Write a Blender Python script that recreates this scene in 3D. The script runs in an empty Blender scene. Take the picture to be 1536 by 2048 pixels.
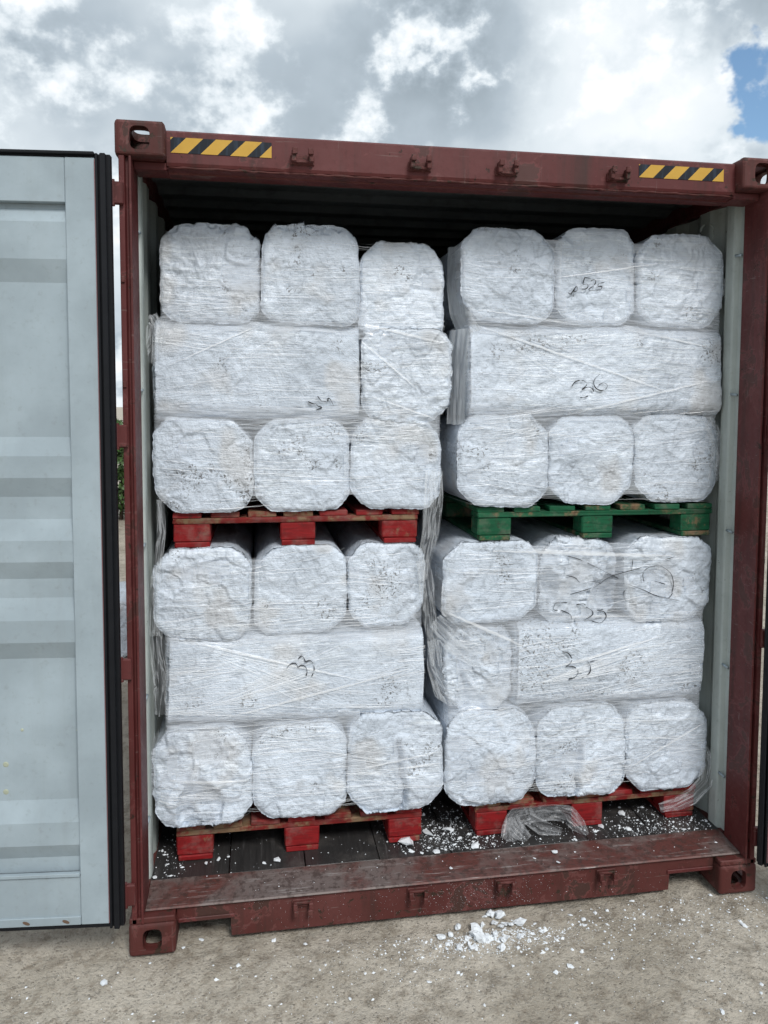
import bpy, bmesh, math, random
import numpy as np
from mathutils import Matrix, Vector

# ------------------------------------------------------------------ camera
scene = bpy.context.scene
COL = scene.collection
rad = math.radians
YAW, PITCH, ROLL = 0.1618, -0.0648, 0.0038
fw = Vector((math.sin(YAW)*math.cos(PITCH), math.cos(YAW)*math.cos(PITCH), math.sin(PITCH)))
rt = Vector((math.cos(YAW), -math.sin(YAW), 0.0))
up = rt.cross(fw)
rt, up = rt*math.cos(ROLL) + up*math.sin(ROLL), up*math.cos(ROLL) - rt*math.sin(ROLL)
cd = bpy.data.cameras.new('camera')
cam = bpy.data.objects.new('camera', cd)
COL.objects.link(cam)
m = Matrix((rt, up, -fw)).transposed().to_4x4()
m.translation = Vector((0.4606, -2.735, 1.9464))
cam.matrix_world = m
cd.sensor_fit = 'HORIZONTAL'
cd.sensor_width = 36.0
cd.lens = 36.0*1553.63/1536.0
cd.shift_y = -107.9/1536.0
cd.clip_start = 0.05
cd.clip_end = 6000.0
scene.camera = cam

# ------------------------------------------------------------------ sky, sun, exposure
SUN = Vector((0.22, -0.75, 0.80)).normalized()
sun_el = math.asin(SUN.z)
sun_rot = math.atan2(SUN.x, SUN.y)
SKY_STRENGTH = 0.10
world = bpy.data.worlds.new('World')
scene.world = world
world.use_nodes = True
wt = world.node_tree
wt.nodes.clear()

class NT:
    """small helper to write node trees"""
    def __init__(s, tree): s.t = tree
    def n(s, typ, **kw):
        nd = s.t.nodes.new(typ)
        for k, v in kw.items(): setattr(nd, k, v)
        return nd
    def link(s, a, b): s.t.links.new(a, b)
    def put(s, sock, v):
        if v is None: return
        if isinstance(v, bpy.types.NodeSocket): s.link(v, sock)
        elif isinstance(v, (tuple, list)) and sock.type == 'RGBA' and len(v) == 3: sock.default_value = (*v, 1)
        else: sock.default_value = v
    def math(s, op, a, b=None, c=None, clamp=False):
        nd = s.n('ShaderNodeMath', operation=op, use_clamp=clamp)
        for i, v in enumerate((a, b, c)): s.put(nd.inputs[i], v)
        return nd.outputs[0]
    def vmath(s, op, a, b=None, out=0):
        nd = s.n('ShaderNodeVectorMath', operation=op)
        s.put(nd.inputs[0], a)
        if b is not None:
            if op == 'SCALE': s.put(nd.inputs['Scale'], b)
            else: s.put(nd.inputs[1], b)
        return nd.outputs[out]
    def noise(s, vec, scale, detail=3.0, rough=0.55, dist=0.0, out='Fac'):
        nd = s.n('ShaderNodeTexNoise')
        s.put(nd.inputs['Vector'], vec)
        for k, v in (('Scale', scale), ('Detail', detail), ('Roughness', rough), ('Distortion', dist)): s.put(nd.inputs[k], v)
        return nd.outputs[out]
    def voronoi(s, vec, scale, feature='F1', out='Distance', rnd=1.0):
        nd = s.n('ShaderNodeTexVoronoi', feature=feature)
        s.put(nd.inputs['Vector'], vec); s.put(nd.inputs['Scale'], scale); s.put(nd.inputs['Randomness'], rnd)
        return nd.outputs[out]
    def mapping(s, vec, scale=(1,1,1), rot=(0,0,0), loc=(0,0,0)):
        nd = s.n('ShaderNodeMapping')
        s.put(nd.inputs['Vector'], vec); nd.inputs['Scale'].default_value = scale
        nd.inputs['Rotation'].default_value = rot; nd.inputs['Location'].default_value = loc
        return nd.outputs[0]
    def ramp(s, fac, *stops):
        nd = s.n('ShaderNodeValToRGB')
        s.put(nd.inputs[0], fac)
        el = nd.color_ramp.elements
        while len(el) < len(stops): el.new(0.5)
        for e, (p, c) in zip(el, stops):
            e.position = p
            e.color = (c, c, c, 1) if isinstance(c, (int, float)) else (*c, 1)
        return nd.outputs[0]
    def smooth(s, v, lo, hi):
        nd = s.n('ShaderNodeMapRange', interpolation_type='SMOOTHSTEP')
        s.put(nd.inputs[0], v); s.put(nd.inputs[1], lo); s.put(nd.inputs[2], hi)
        nd.inputs[3].default_value = 0.0; nd.inputs[4].default_value = 1.0
        return nd.outputs[0]
    def mix(s, fac, a, b, blend='MIX'):
        nd = s.n('ShaderNodeMix', data_type='RGBA', blend_type=blend)
        s.put(nd.inputs[0], fac); s.put(nd.inputs[6], a); s.put(nd.inputs[7], b)
        return nd.outputs[2]
    def bump(s, h, strength=0.3, dist=0.01, normal=None):
        nd = s.n('ShaderNodeBump')
        s.put(nd.inputs['Height'], h); s.put(nd.inputs['Strength'], strength); s.put(nd.inputs['Distance'], dist)
        if normal is not None: s.put(nd.inputs['Normal'], normal)
        return nd.outputs[0]

w = NT(wt)
wout = w.n('ShaderNodeOutputWorld')
bg = w.n('ShaderNodeBackground')
w.link(bg.outputs[0], wout.inputs[0])
sky = w.n('ShaderNodeTexSky', sky_type='NISHITA', sun_disc=False, sun_elevation=sun_el, sun_rotation=sun_rot,
          air_density=1.0, dust_density=0.6, ozone_density=1.2)
d = w.n('ShaderNodeTexCoord').outputs['Generated']
warp = w.vmath('SCALE', w.vmath('SUBTRACT', w.noise(d, 16.0, 4.0, 0.62, out='Color'), (0.5, 0.5, 0.5)), 0.085)
dw = w.vmath('ADD', d, warp)
ds = w.mapping(d, scale=(1.0, 1.0, 1.25), loc=(3.1, 0.7, 1.9))
def blob(c, lo, hi):            # 1 near direction c, 0 away from it
    return w.smooth(w.vmath('DISTANCE', dw, c, out=1), hi, lo)
cover = w.noise(ds, 7.0, 6.0, 0.58)
cover = w.math('SUBTRACT', cover, w.math('MULTIPLY', blob((0.548, 0.772, 0.330), 0.025, 0.090), 0.27))
cover = w.math('SUBTRACT', cover, w.math('MULTIPLY', blob((0.530, 0.795, 0.300), 0.005, 0.050), 0.10))
cover = w.math('SUBTRACT', cover, w.math('MULTIPLY', blob((-0.03, 0.91, 0.425), 0.0, 0.05), 0.13))
mask = w.smooth(cover, 0.23, 0.33)
# soft grey sheet behind
base = w.math('MULTIPLY_ADD', w.noise(ds, 3.2, 4.0, 0.5), 1.5, -0.20)
base = w.math('SUBTRACT', base, w.math('MULTIPLY', blob((0.205, 0.885, 0.412), 0.02, 0.16), 0.40))
base = w.math('SUBTRACT', base, w.math('MULTIPLY', blob((0.485, 0.762, 0.430), 0.01, 0.11), 0.45))
base = w.math('ADD', base, w.math('MULTIPLY', blob((0.43, 0.84, 0.315), 0.02, 0.16), 0.16))
# sunlit billows in front: crisp towards the light, soft below
l1 = w.noise(ds, 8.6, 7.0, 0.58)
l2 = w.noise(w.vmath('ADD', ds, (0.014, -0.008, -0.026)), 8.6, 5.0, 0.58)
where = w.math('ADD', blob((0.42, 0.845, 0.31), 0.03, 0.16), w.math('MULTIPLY', blob((-0.12, 0.925, 0.36), 0.03, 0.24), 0.45))
gate = w.math('ADD', w.math('MULTIPLY', where, 0.11), l1)
puff = w.smooth(gate, 0.44, 0.67)
lit = w.math('MULTIPLY_ADD', w.math('SUBTRACT', l1, l2), 4.2, 0.62)
lit = w.math('ADD', w.math('MULTIPLY', base, w.math('SUBTRACT', 1.0, w.math('MULTIPLY', puff, 0.75))), w.math('MULTIPLY', w.math('MULTIPLY', lit, puff), 0.85))
ccol = w.ramp(lit, (0.0, (0.29, 0.35, 0.40)), (0.35, (0.45, 0.525, 0.59)), (0.62, (0.74, 0.81, 0.86)), (0.98, (0.97, 1.0, 1.03)))
ccol = w.vmath('SCALE', ccol, 0.64/SKY_STRENGTH)
blue = w.vmath('MULTIPLY', sky.outputs[0], (0.85, 0.95, 0.95))
w.link(w.mix(mask, blue, ccol), bg.inputs[0])
bg.inputs[1].default_value = SKY_STRENGTH
world.cycles.sampling_method = 'MANUAL'
world.cycles.sample_map_resolution = 256

sd = bpy.data.lights.new('sun', 'SUN')
sd.energy = 1.5
sd.angle = rad(16.0)
sd.color = (1.0, 0.975, 0.94)
sun = bpy.data.objects.new('sun', sd)
sun.rotation_euler = SUN.to_track_quat('Z', 'Y').to_euler()
sun.location = (0, -3, 8)
COL.objects.link(sun)

vs = scene.view_settings
vs.view_transform = 'Standard'
vs.look = 'None'
vs.gamma = 1.0
vs.use_curve_mapping = False
vs.exposure = 0.75
scene.cycles.max_bounces = 6
scene.cycles.diffuse_bounces = 4
scene.cycles.glossy_bounces = 2
scene.cycles.transparent_max_bounces = 16
scene.cycles.adaptive_threshold = 0.02
scene.cycles.use_denoising = True

# ------------------------------------------------------------------ object helpers
def link(name, mesh, parent=None, loc=None):
    o = bpy.data.objects.new(name, mesh)
    COL.objects.link(o)
    if parent is not None: o.parent = parent
    if loc is not None: o.location = loc
    return o

def tag(o, label=None, cat=None, group=None, kind=None):
    for k, v in (('label', label), ('category', cat), ('group', group), ('kind', kind)):
        if v: o[k] = v
    return o

def empty(name, label, cat, loc=(0, 0, 0), group=None):
    o = link(name, None, None, loc)
    o.empty_display_size = 0.1
    return tag(o, label, cat, group)

class MB:
    """collects faces, builds ONE mesh object"""
    def __init__(s): s.v = []; s.f = []; s.mi = []; s.strip = []
    def add(s, vs_, fs, mi=0):
        b = len(s.v); s.v += [tuple(v) for v in vs_]
        s.f += [tuple(b+i for i in f) for f in fs]; s.mi += [mi]*len(fs)
    def box(s, x0, x1, y0, y1, z0, z1, b=0.0, mi=0):
        """box with every edge chamfered by b"""
        if b <= 0:
            vs_ = [(x, y, z) for x in (x0, x1) for y in (y0, y1) for z in (z0, z1)]
            s.add(vs_, [(0,1,3,2),(4,6,7,5),(0,4,5,1),(2,3,7,6),(0,2,6,4),(1,5,7,3)], mi); return
        c = ((x0+x1)/2, (y0+y1)/2, (z0+z1)/2); h = ((x1-x0)/2, (y1-y0)/2, (z1-z0)/2)
        b = min(b, min(h)*0.9)
        bm = bmesh.new()
        for sx in (-1, 1):
            for sy in (-1, 1):
                for sz in (-1, 1):
                    for ax in range(3):
                        p = [sx*h[0], sy*h[1], sz*h[2]]
                        for k in range(3):
                            if k != ax: p[k] -= math.copysign(b, p[k])
                        bm.verts.new([c[i]+p[i] for i in range(3)])
        r = bmesh.ops.convex_hull(bm, input=bm.verts)
        bmesh.ops.dissolve_limit(bm, angle_limit=0.01, verts=bm.verts, edges=bm.edges)
        bm.verts.index_update()
        s.add([v.co[:] for v in bm.verts], [[v.index for v in f.verts] for f in bm.faces], mi)
        bm.free()
    def prism(s, poly, a0, a1, axis='x', mi=0):
        """polygon extruded along an axis; poly is (y,z) for x, (x,z) for y, (x,y) for z"""
        def P(p, a): return {'x': (a, p[0], p[1]), 'y': (p[0], a, p[1]), 'z': (p[0], p[1], a)}[axis]
        n = len(poly)
        vs_ = [P(p, a0) for p in poly]+[P(p, a1) for p in poly]
        fs = [tuple(range(n-1, -1, -1)), tuple(range(n, 2*n))]
        fs += [(i, (i+1) % n, n+(i+1) % n, n+i) for i in range(n)]
        s.add(vs_, fs, mi)
    def tube(s, pts, r, n=6, mi=0, cap=True):
        pts = [Vector(p) for p in pts]
        rings = []
        for i, p in enumerate(pts):
            t = (pts[min(i+1, len(pts)-1)]-pts[max(i-1, 0)]).normalized()
            a = t.cross(Vector((0, 0, 1)))
            if a.length < 1e-3: a = t.cross(Vector((1, 0, 0)))
            a.normalize(); b = t.cross(a)
            rr = r[i] if isinstance(r, (list, tuple)) else r
            rings.append([p+a*rr*math.cos(2*math.pi*k/n)+b*rr*math.sin(2*math.pi*k/n) for k in range(n)])
        vs_ = [v for R_ in rings for v in R_]
        fs = [(i*n+k, i*n+(k+1) % n, (i+1)*n+(k+1) % n, (i+1)*n+k) for i in range(len(pts)-1) for k in range(n)]
        if cap: fs += [tuple(range(n-1, -1, -1)), tuple(range((len(pts)-1)*n, len(pts)*n))]
        s.add(vs_, fs, mi)
    def build(s, name, mats, parent=None, smooth=False, loc=None, fix=True):
        me = bpy.data.meshes.new(name)
        vs_ = s.v if loc is None else [(v[0]-loc[0], v[1]-loc[1], v[2]-loc[2]) for v in s.v]
        me.from_pydata(vs_, [], s.f)
        for m_ in (mats if isinstance(mats, (list, tuple)) else [mats]): me.materials.append(m_)
        if any(s.mi): me.polygons.foreach_set('material_index', s.mi)
        if fix:
            bm = bmesh.new(); bm.from_mesh(me)
            bmesh.ops.recalc_face_normals(bm, faces=bm.faces); bm.to_mesh(me); bm.free()
        if smooth: me.polygons.foreach_set('use_smooth', [True]*len(me.polygons))
        if s.strip:
            at = me.attributes.new('strip', 'FLOAT_VECTOR', 'POINT'); at.data.foreach_set('vector', np.array(s.strip, np.float32).ravel())
        return link(name, me, parent, loc)

def np_mesh(name, verts, quads, mats, smooth=True, mi=None):
    me = bpy.data.meshes.new(name)
    verts = np.asarray(verts, np.float32); quads = np.asarray(quads, np.int32)
    nq = len(quads); k = quads.shape[1]
    me.vertices.add(len(verts)); me.vertices.foreach_set('co', verts.ravel())
    me.loops.add(nq*k); me.loops.foreach_set('vertex_index', quads.ravel())
    me.polygons.add(nq); me.polygons.foreach_set('loop_start', np.arange(nq, dtype=np.int32)*k)
    me.polygons.foreach_set('loop_total', np.full(nq, k, np.int32))
    me.polygons.foreach_set('use_smooth', np.full(nq, smooth))
    for m_ in (mats if isinstance(mats, (list, tuple)) else [mats]): me.materials.append(m_)
    if mi is not None: me.polygons.foreach_set('material_index', np.asarray(mi, np.int32))
    me.update(calc_edges=True)
    return me

# ------------------------------------------------------------------ numpy noise
def _h(ix, iy, iz, seed):
    h = (ix*374761393 + iy*668265263 + iz*2147483647 + seed*1274126177) & 0xffffffff
    h = ((h ^ (h >> 13))*1274126177) & 0xffffffff
    h = ((h ^ (h >> 16))*2246822519) & 0xffffffff
    return ((h ^ (h >> 15)) & 0xffffff)/float(0xffffff)
def vnoise(p, seed=0):
    i = np.floor(p).astype(np.int64); f = p-i
    f = f*f*f*(f*(f*6-15)+10)
    r = 0
    for dx in (0, 1):
        for dy in (0, 1):
            for dz in (0, 1):
                wgt = (f[:, 0] if dx else 1-f[:, 0])*(f[:, 1] if dy else 1-f[:, 1])*(f[:, 2] if dz else 1-f[:, 2])
                r = r+wgt*_h(i[:, 0]+dx, i[:, 1]+dy, i[:, 2]+dz, seed)
    return r*2-1
def fbm(p, scale, octv=4, seed=0, rough=0.5):
    r = 0; a = 1; t = 0
    for o in range(octv):
        r = r+a*vnoise(p*scale+o*17.3, seed+o); t += a; a *= rough; scale *= 2.03
    return r/t
def worley(p, scale, seed=0):
    """F1 distance and a random number of the nearest cell"""
    q = p*scale; i = np.floor(q).astype(np.int64)
    best = np.full(len(p), 9.0); rid = np.zeros(len(p)); sec = np.full(len(p), 9.0)
    for dx in (-1, 0, 1):
        for dy in (-1, 0, 1):
            for dz in (-1, 0, 1):
                c = i+np.array([dx, dy, dz])
                jx = _h(c[:, 0], c[:, 1], c[:, 2], seed); jy = _h(c[:, 0], c[:, 1], c[:, 2], seed+7); jz = _h(c[:, 0], c[:, 1], c[:, 2], seed+13)
                dd = np.sqrt((c[:, 0]+jx-q[:, 0])**2+(c[:, 1]+jy-q[:, 1])**2+(c[:, 2]+jz-q[:, 2])**2)
                nb = dd < best
                sec = np.where(nb, best, np.minimum(sec, dd))
                rid = np.where(nb, _h(c[:, 0], c[:, 1], c[:, 2], seed+29), rid)
                best = np.minimum(best, dd)
    return best, sec-best, rid

# ------------------------------------------------------------------ materials
def mat(name):
    m_ = bpy.data.materials.new(name); m_.use_nodes = True
    t = NT(m_.node_tree); p = m_.node_tree.nodes['Principled BSDF']
    return m_, t, p
def objco(t): return t.n('ShaderNodeTexCoord').outputs['Object']
def rndco(t):
    v = objco(t)
    r = t.n('ShaderNodeObjectInfo').outputs['Random']
    return t.vmath('ADD', v, t.vmath('SCALE', (13.7, 7.1, 21.3), r))

def m_paint(name, col, dirty, chip, rough=0.5, dirt_amt=0.6, chips=0.66, scr=0.0):
    """worn container paint: faded patches, vertical grime streaks, chips to primer and rust"""
    m_, t, p = mat(name)
    v = objco(t)
    fade = t.noise(v, 2.3, 5.0, 0.6)
    st = t.noise(t.mapping(v, scale=(14, 14, 0.9)), 1.0, 5.0, 0.62)
    c = t.mix(t.smooth(fade, 0.35, 0.72), col, tuple(min(1, x*1.28+0.012) for x in col))
    c = t.mix(t.math('MULTIPLY', t.smooth(st, 0.48, 0.78), dirt_amt), c, dirty)
    fine = t.noise(v, 46.0, 4.0, 0.65)
    c = t.mix(t.math('MULTIPLY', t.smooth(fine, 0.55, 0.75), 0.25), c, dirty)
    ch = t.noise(v, 17.0, 6.0, 0.72, 0.4)
    cm = t.smooth(ch, chips, chips+0.03)
    c = t.mix(cm, c, t.mix(t.noise(v, 60.0, 2.0), chip, tuple(x*0.4 for x in chip)))
    if scr:         # peeled patches, dull primer round them, and fine pale scratches
        pl = t.noise(v, 7.0, 5.0, 0.66, 0.5)
        c = t.mix(t.math('MULTIPLY', t.smooth(pl, 0.545, 0.57), scr), c, tuple(x*1.5+0.02 for x in col))
        c = t.mix(t.math('MULTIPLY', t.smooth(pl, 0.585, 0.605), scr), c, (0.030, 0.019, 0.014))
        sl = t.noise(t.mapping(v, scale=(5, 20, 120), rot=(0, 0.35, 0)), 1.0, 3.0, 0.7, 0.4)
        c = t.mix(t.math('MULTIPLY', t.smooth(sl, 0.655, 0.69), 0.55*scr), c, (0.22, 0.18, 0.165))
        sl = t.noise(t.mapping(v, scale=(120, 20, 5), rot=(0, 0.25, 0)), 1.0, 3.0, 0.7, 0.4)
        c = t.mix(t.math('MULTIPLY', t.smooth(sl, 0.665, 0.70), 0.5*scr), c, (0.20, 0.16, 0.15))
    t.put(p.inputs['Base Color'], c)
    t.put(p.inputs['Roughness'], t.math('MULTIPLY_ADD', fine, 0.35, rough-0.15))
    p.inputs['Specular IOR Level'].default_value = 0.30
    hgt = t.math('SUBTRACT', t.math('MULTIPLY', t.noise(v, 5.0, 3.0), 0.7), t.math('MULTIPLY', cm, 0.25))
    t.put(p.inputs['Normal'], t.bump(t.math('ADD', hgt, t.math('MULTIPLY', fine, 0.12)), 0.35, 0.006))
    return m_
RED = m_paint('oxide_red_paint', (0.082, 0.0155, 0.015), (0.030, 0.015, 0.012), (0.040, 0.020, 0.013), 0.5, 0.8, 0.62, 0.55)
RED_WORN = m_paint('worn_red_paint', (0.072, 0.0165, 0.014), (0.034, 0.020, 0.016), (0.05, 0.028, 0.018), 0.6, 0.85, 0.58, 0.7)
GREY = m_paint('pale_grey_lining', (0.272, 0.328, 0.362), (0.19, 0.205, 0.195), (0.20, 0.16, 0.13), 0.42, 0.16, 0.80)
GREY_DIRTY = m_paint('grimy_grey_lining', (0.36, 0.40, 0.385), (0.17, 0.18, 0.16), (0.13, 0.09, 0.06), 0.55, 0.6, 0.67)
ROOF = m_paint('shade_darkened_roof_lining', (0.10, 0.112, 0.118), (0.05, 0.055, 0.055), (0.06, 0.04, 0.03), 0.6, 0.6, 0.70)  # lining grey darkened: the unlit roof's shade is put into the base colour

def m_rubber():
    m_, t, p = mat('black_rubber')
    v = objco(t)
    t.put(p.inputs['Base Color'], t.mix(t.noise(v, 30.0, 4.0), (0.004, 0.005, 0.007), (0.010, 0.011, 0.014)))
    p.inputs['Roughness'].default_value = 0.5; p.inputs['Specular IOR Level'].default_value = 0.22
    return m_
RUBBER = m_rubber()

def m_threshold():
    m_, t, p = mat('scuffed_threshold_steel')
    v = objco(t)
    a = t.noise(v, 3.5, 6.0, 0.65, 0.5)
    c = t.mix(t.smooth(a, 0.40, 0.60), (0.100, 0.030, 0.024), (0.135, 0.105, 0.098))
    sc = t.noise(t.mapping(v, scale=(6, 90, 20)), 1.0, 4.0, 0.7)
    c = t.mix(t.smooth(sc, 0.55, 0.72), c, (0.30, 0.275, 0.265))
    c = t.mix(t.math('MULTIPLY', t.smooth(t.noise(v, 40.0, 5.0, 0.7), 0.46, 0.64), 0.75), c, (0.04, 0.024, 0.020))
    t.put(p.inputs['Base Color'], c)
    p.inputs['Roughness'].default_value = 0.55; p.inputs['Metallic'].default_value = 0.15
    t.put(p.inputs['Normal'], t.bump(t.math('ADD', a, t.math('MULTIPLY', sc, 0.3)), 0.4, 0.006))
    return m_
THRESH = m_threshold()

def m_plywood():
    m_, t, p = mat('dark_dirty_plywood')
    v = rndco(t)
    g = t.noise(t.mapping(v, scale=(70, 3.0, 8)), 1.0, 6.0, 0.65, 0.3)
    c = t.mix(g, (0.010, 0.010, 0.011), (0.050, 0.047, 0.046))
    wear = t.noise(v, 5.0, 6.0, 0.65)
    c = t.mix(t.math('MULTIPLY', t.smooth(wear, 0.48, 0.72), 0.7), c, (0.105, 0.096, 0.090))
    scf = t.noise(t.mapping(v, scale=(30, 2.0, 4), rot=(0, 0, 0.25)), 1.0, 4.0, 0.7)
    c = t.mix(t.math('MULTIPLY', t.smooth(scf, 0.56, 0.74), 0.55), c, (0.14, 0.135, 0.135))
    dust = t.noise(v, 150.0, 3.0, 0.7)
    c = t.mix(t.math('MULTIPLY', t.smooth(dust, 0.62, 0.75), 0.25), c, (0.20, 0.205, 0.21))
    t.put(p.inputs['Base Color'], c)
    t.put(p.inputs['Roughness'], t.math('MULTIPLY_ADD', wear, 0.5, 0.14))
    p.inputs['Specular IOR Level'].default_value = 0.40
    t.put(p.inputs['Normal'], t.bump(g, 0.5, 0.004))
    return m_
PLY = m_plywood()

def m_pallet(name, col, wood=0.52):
    """painted softwood: paint thick on the broad faces, worn to dirty wood at random"""
    m_, t, p = mat(name)
    v = rndco(t)
    grain = t.noise(t.mapping(v, scale=(9, 9, 60)), 1.0, 5.0, 0.6, 0.8)
    c = t.mix(t.noise(v, 7.0, 4.0), tuple(x*0.72 for x in col), tuple(min(1, x*1.15) for x in col))
    c = t.mix(t.math('MULTIPLY', t.smooth(grain, 0.40, 0.65), 0.55), c, tuple(x*0.38 for x in col))
    wd = t.mix(grain, (0.10, 0.058, 0.030), (0.27, 0.18, 0.105))
    wn = t.math('MULTIPLY_ADD', t.noise(v, 26.0, 5.0, 0.7), 0.45, t.math('MULTIPLY', t.noise(v, 5.5, 3.0, 0.5), 0.55))
    c = t.mix(t.smooth(wn, wood+0.02, wood+0.13), c, wd)
    dk = t.noise(v, 34.0, 4.0, 0.7)
    c = t.mix(t.math('MULTIPLY', t.smooth(dk, 0.56, 0.7), 0.55), c, (0.03, 0.016, 0.012))
    du = t.noise(v, 14.0, 4.0, 0.65)
    c = t.mix(t.math('MULTIPLY', t.smooth(du, 0.45, 0.70), 0.30), c, (0.20, 0.165, 0.145))
    t.put(p.inputs['Base Color'], c)
    p.inputs['Roughness'].default_value = 0.68; p.inputs['Specular IOR Level'].default_value = 0.28
    t.put(p.inputs['Normal'], t.bump(t.math('ADD', grain, t.math('MULTIPLY', wn, 0.5)), 0.45, 0.004))
    return m_
P_RED = m_pallet('red_pallet_paint', (0.24, 0.008, 0.010), 0.53)
P_REDW = m_pallet('worn_red_pallet_paint', (0.19, 0.012, 0.011), 0.455)
P_GREEN = m_pallet('green_pallet_paint', (0.006, 0.098, 0.042), 0.51)

def m_foam(name, streak=1.0, rough_bump=0.62):
    """compacted polystyrene under tight clear film; stains and cracks come with the mesh"""
    m_, t, p = mat(name)
    v = rndco(t)
    def attr(n): return t.n('ShaderNodeAttribute', attribute_name=n).outputs['Fac']
    c = t.mix(attr('tone'), (0.35, 0.395, 0.455), (0.70, 0.775, 0.875))
    c = t.mix(attr('warm'), c, (0.50, 0.475, 0.445))
    # film creases: bright, long, close to level
    s1 = t.noise(t.mapping(t.vmath('ADD', v, t.vmath('SCALE', t.noise(v, 3.0, 1.0, out='Color'), 0.07)), scale=(7, 7, 210), rot=(0, 0.05, 0)), 1.0, 2.5, 0.66)
    st = t.math('MULTIPLY', t.math('MULTIPLY', t.smooth(s1, 0.50, 0.68), attr('wrap')), streak)
    c = t.mix(t.math('MULTIPLY', st, 0.62), c, (0.84, 0.90, 0.95))
    fine = t.noise(v, 80.0, 4.0, 0.70)
    sp = t.smooth(t.noise(v, 85.0, 3.0, 0.72, 0.5), 0.54, 0.61)
    c = t.mix(t.math('MULTIPLY', sp, attr('dirt')), c, (0.075, 0.07, 0.066))
    c = t.mix(t.math('MULTIPLY', t.smooth(fine, 0.42, 0.28), 0.40), c, (0.26, 0.275, 0.29))
    t.put(p.inputs['Base Color'], c)
    t.put(p.inputs['Roughness'], t.math('MULTIPLY_ADD', st, -0.20, 0.48))
    p.inputs['Specular IOR Level'].default_value = 0.55
    h = t.math('MULTIPLY_ADD', s1, 0.30*streak, t.math('MULTIPLY', fine, 0.72))
    nb_ = t.bump(h, rough_bump, 0.010)
    t.put(p.inputs['Normal'], nb_)
    t.put(p.inputs['Coat Weight'], t.math('MULTIPLY', attr('wrap'), 0.55))
    p.inputs['Coat Roughness'].default_value = 0.20
    t.put(p.inputs['Coat Normal'], t.bump(t.math('MULTIPLY_ADD', s1, 0.5, t.math('MULTIPLY', fine, 0.35)), 0.5, 0.010))
    return m_
FOAM = m_foam('foam_under_film', 0.9, 0.85)
FOAM_DIRTY = m_foam('speckled_foam_under_film', 0.6, 1.0)
FOAM_SIDE = m_foam('smooth_foam_under_film', 1.0, 0.75)

def m_chunk():
    m_, t, p = mat('loose_foam')
    v = rndco(t)
    t.put(p.inputs['Base Color'], t.mix(t.noise(v, 40.0, 4.0, 0.6), (0.62, 0.66, 0.70), (0.82, 0.85, 0.88)))
    p.inputs['Roughness'].default_value = 0.75
    t.put(p.inputs['Normal'], t.bump(t.noise(v, 160.0, 3.0), 0.4, 0.003))
    return m_
CHUNK = m_chunk()

def m_film(name, base, gain, col=(0.86, 0.88, 0.90), scale=(26, 26, 26), rough=0.25, strip=False):
    """clear stretch film: see-through with white creases and gloss"""
    m_, t, p = mat(name)
    out = m_.node_tree.nodes['Material Output']
    p.inputs['Base Color'].default_value = (*col, 1)
    p.inputs['Roughness'].default_value = rough
    tr = t.n('ShaderNodeBsdfTransparent')
    mx = t.n('ShaderNodeMixShader')
    if gain:
        src = t.n('ShaderNodeAttribute', attribute_name='strip').outputs['Vector'] if strip else objco(t)
        cr = t.noise(t.mapping(src, scale=scale), 1.0, 3.0, 0.6, 0.3)
        rdg = t.math('SUBTRACT', 1.0, t.math('ABSOLUTE', t.math('MULTIPLY_ADD', cr, 2.0, -1.0)))
        t.link(t.math('MULTIPLY_ADD', t.smooth(rdg, 0.84, 1.0), gain, base, clamp=True), mx.inputs[0])
    else: mx.inputs[0].default_value = base
    t.link(tr.outputs[0], mx.inputs[1]); t.link(p.outputs[0], mx.inputs[2])
    t.link(mx.outputs[0], out.inputs[0])
    return m_
FILM = m_film('stretch_film', 0.08, 0.26, (0.80, 0.84, 0.88), (95, 5, 1), strip=True)
FILM_BRIDGE = m_film('taut_stretch_film', 0.24, 0.24, (0.76, 0.81, 0.88), (5, 5, 150), 0.18)
FILM_SIDE = m_film('doubled_stretch_film', 0.40, 0.12, (0.66, 0.70, 0.74), (30, 3, 1), strip=True)
STRAND = m_film('stretch_film_crease', 0.36, 0.0, (0.93, 0.95, 0.97))
FILM_DUSTY = m_film('dusty_film', 0.20, 0.26, (0.40, 0.41, 0.43), (60, 14, 1), strip=True)

def m_plain(name, col, rough=0.6, var=0.2, scale=20.0):
    m_, t, p = mat(name)
    v = objco(t)
    t.put(p.inputs['Base Color'], t.mix(t.noise(v, scale, 4.0), tuple(x*(1-var) for x in col), tuple(min(1, x*(1+var)) for x in col)))
    p.inputs['Roughness'].default_value = rough
    return m_
INK = m_plain('black_marker_ink', (0.012, 0.012, 0.016), 0.5)
BOLT = m_plain('pale_green_bolt', (0.36, 0.39, 0.30), 0.5)
RUSTY = m_plain('rust_edge', (0.12, 0.075, 0.05), 0.8)
STEEL = m_plain('galvanised_steel', (0.32, 0.33, 0.34), 0.4)

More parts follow.
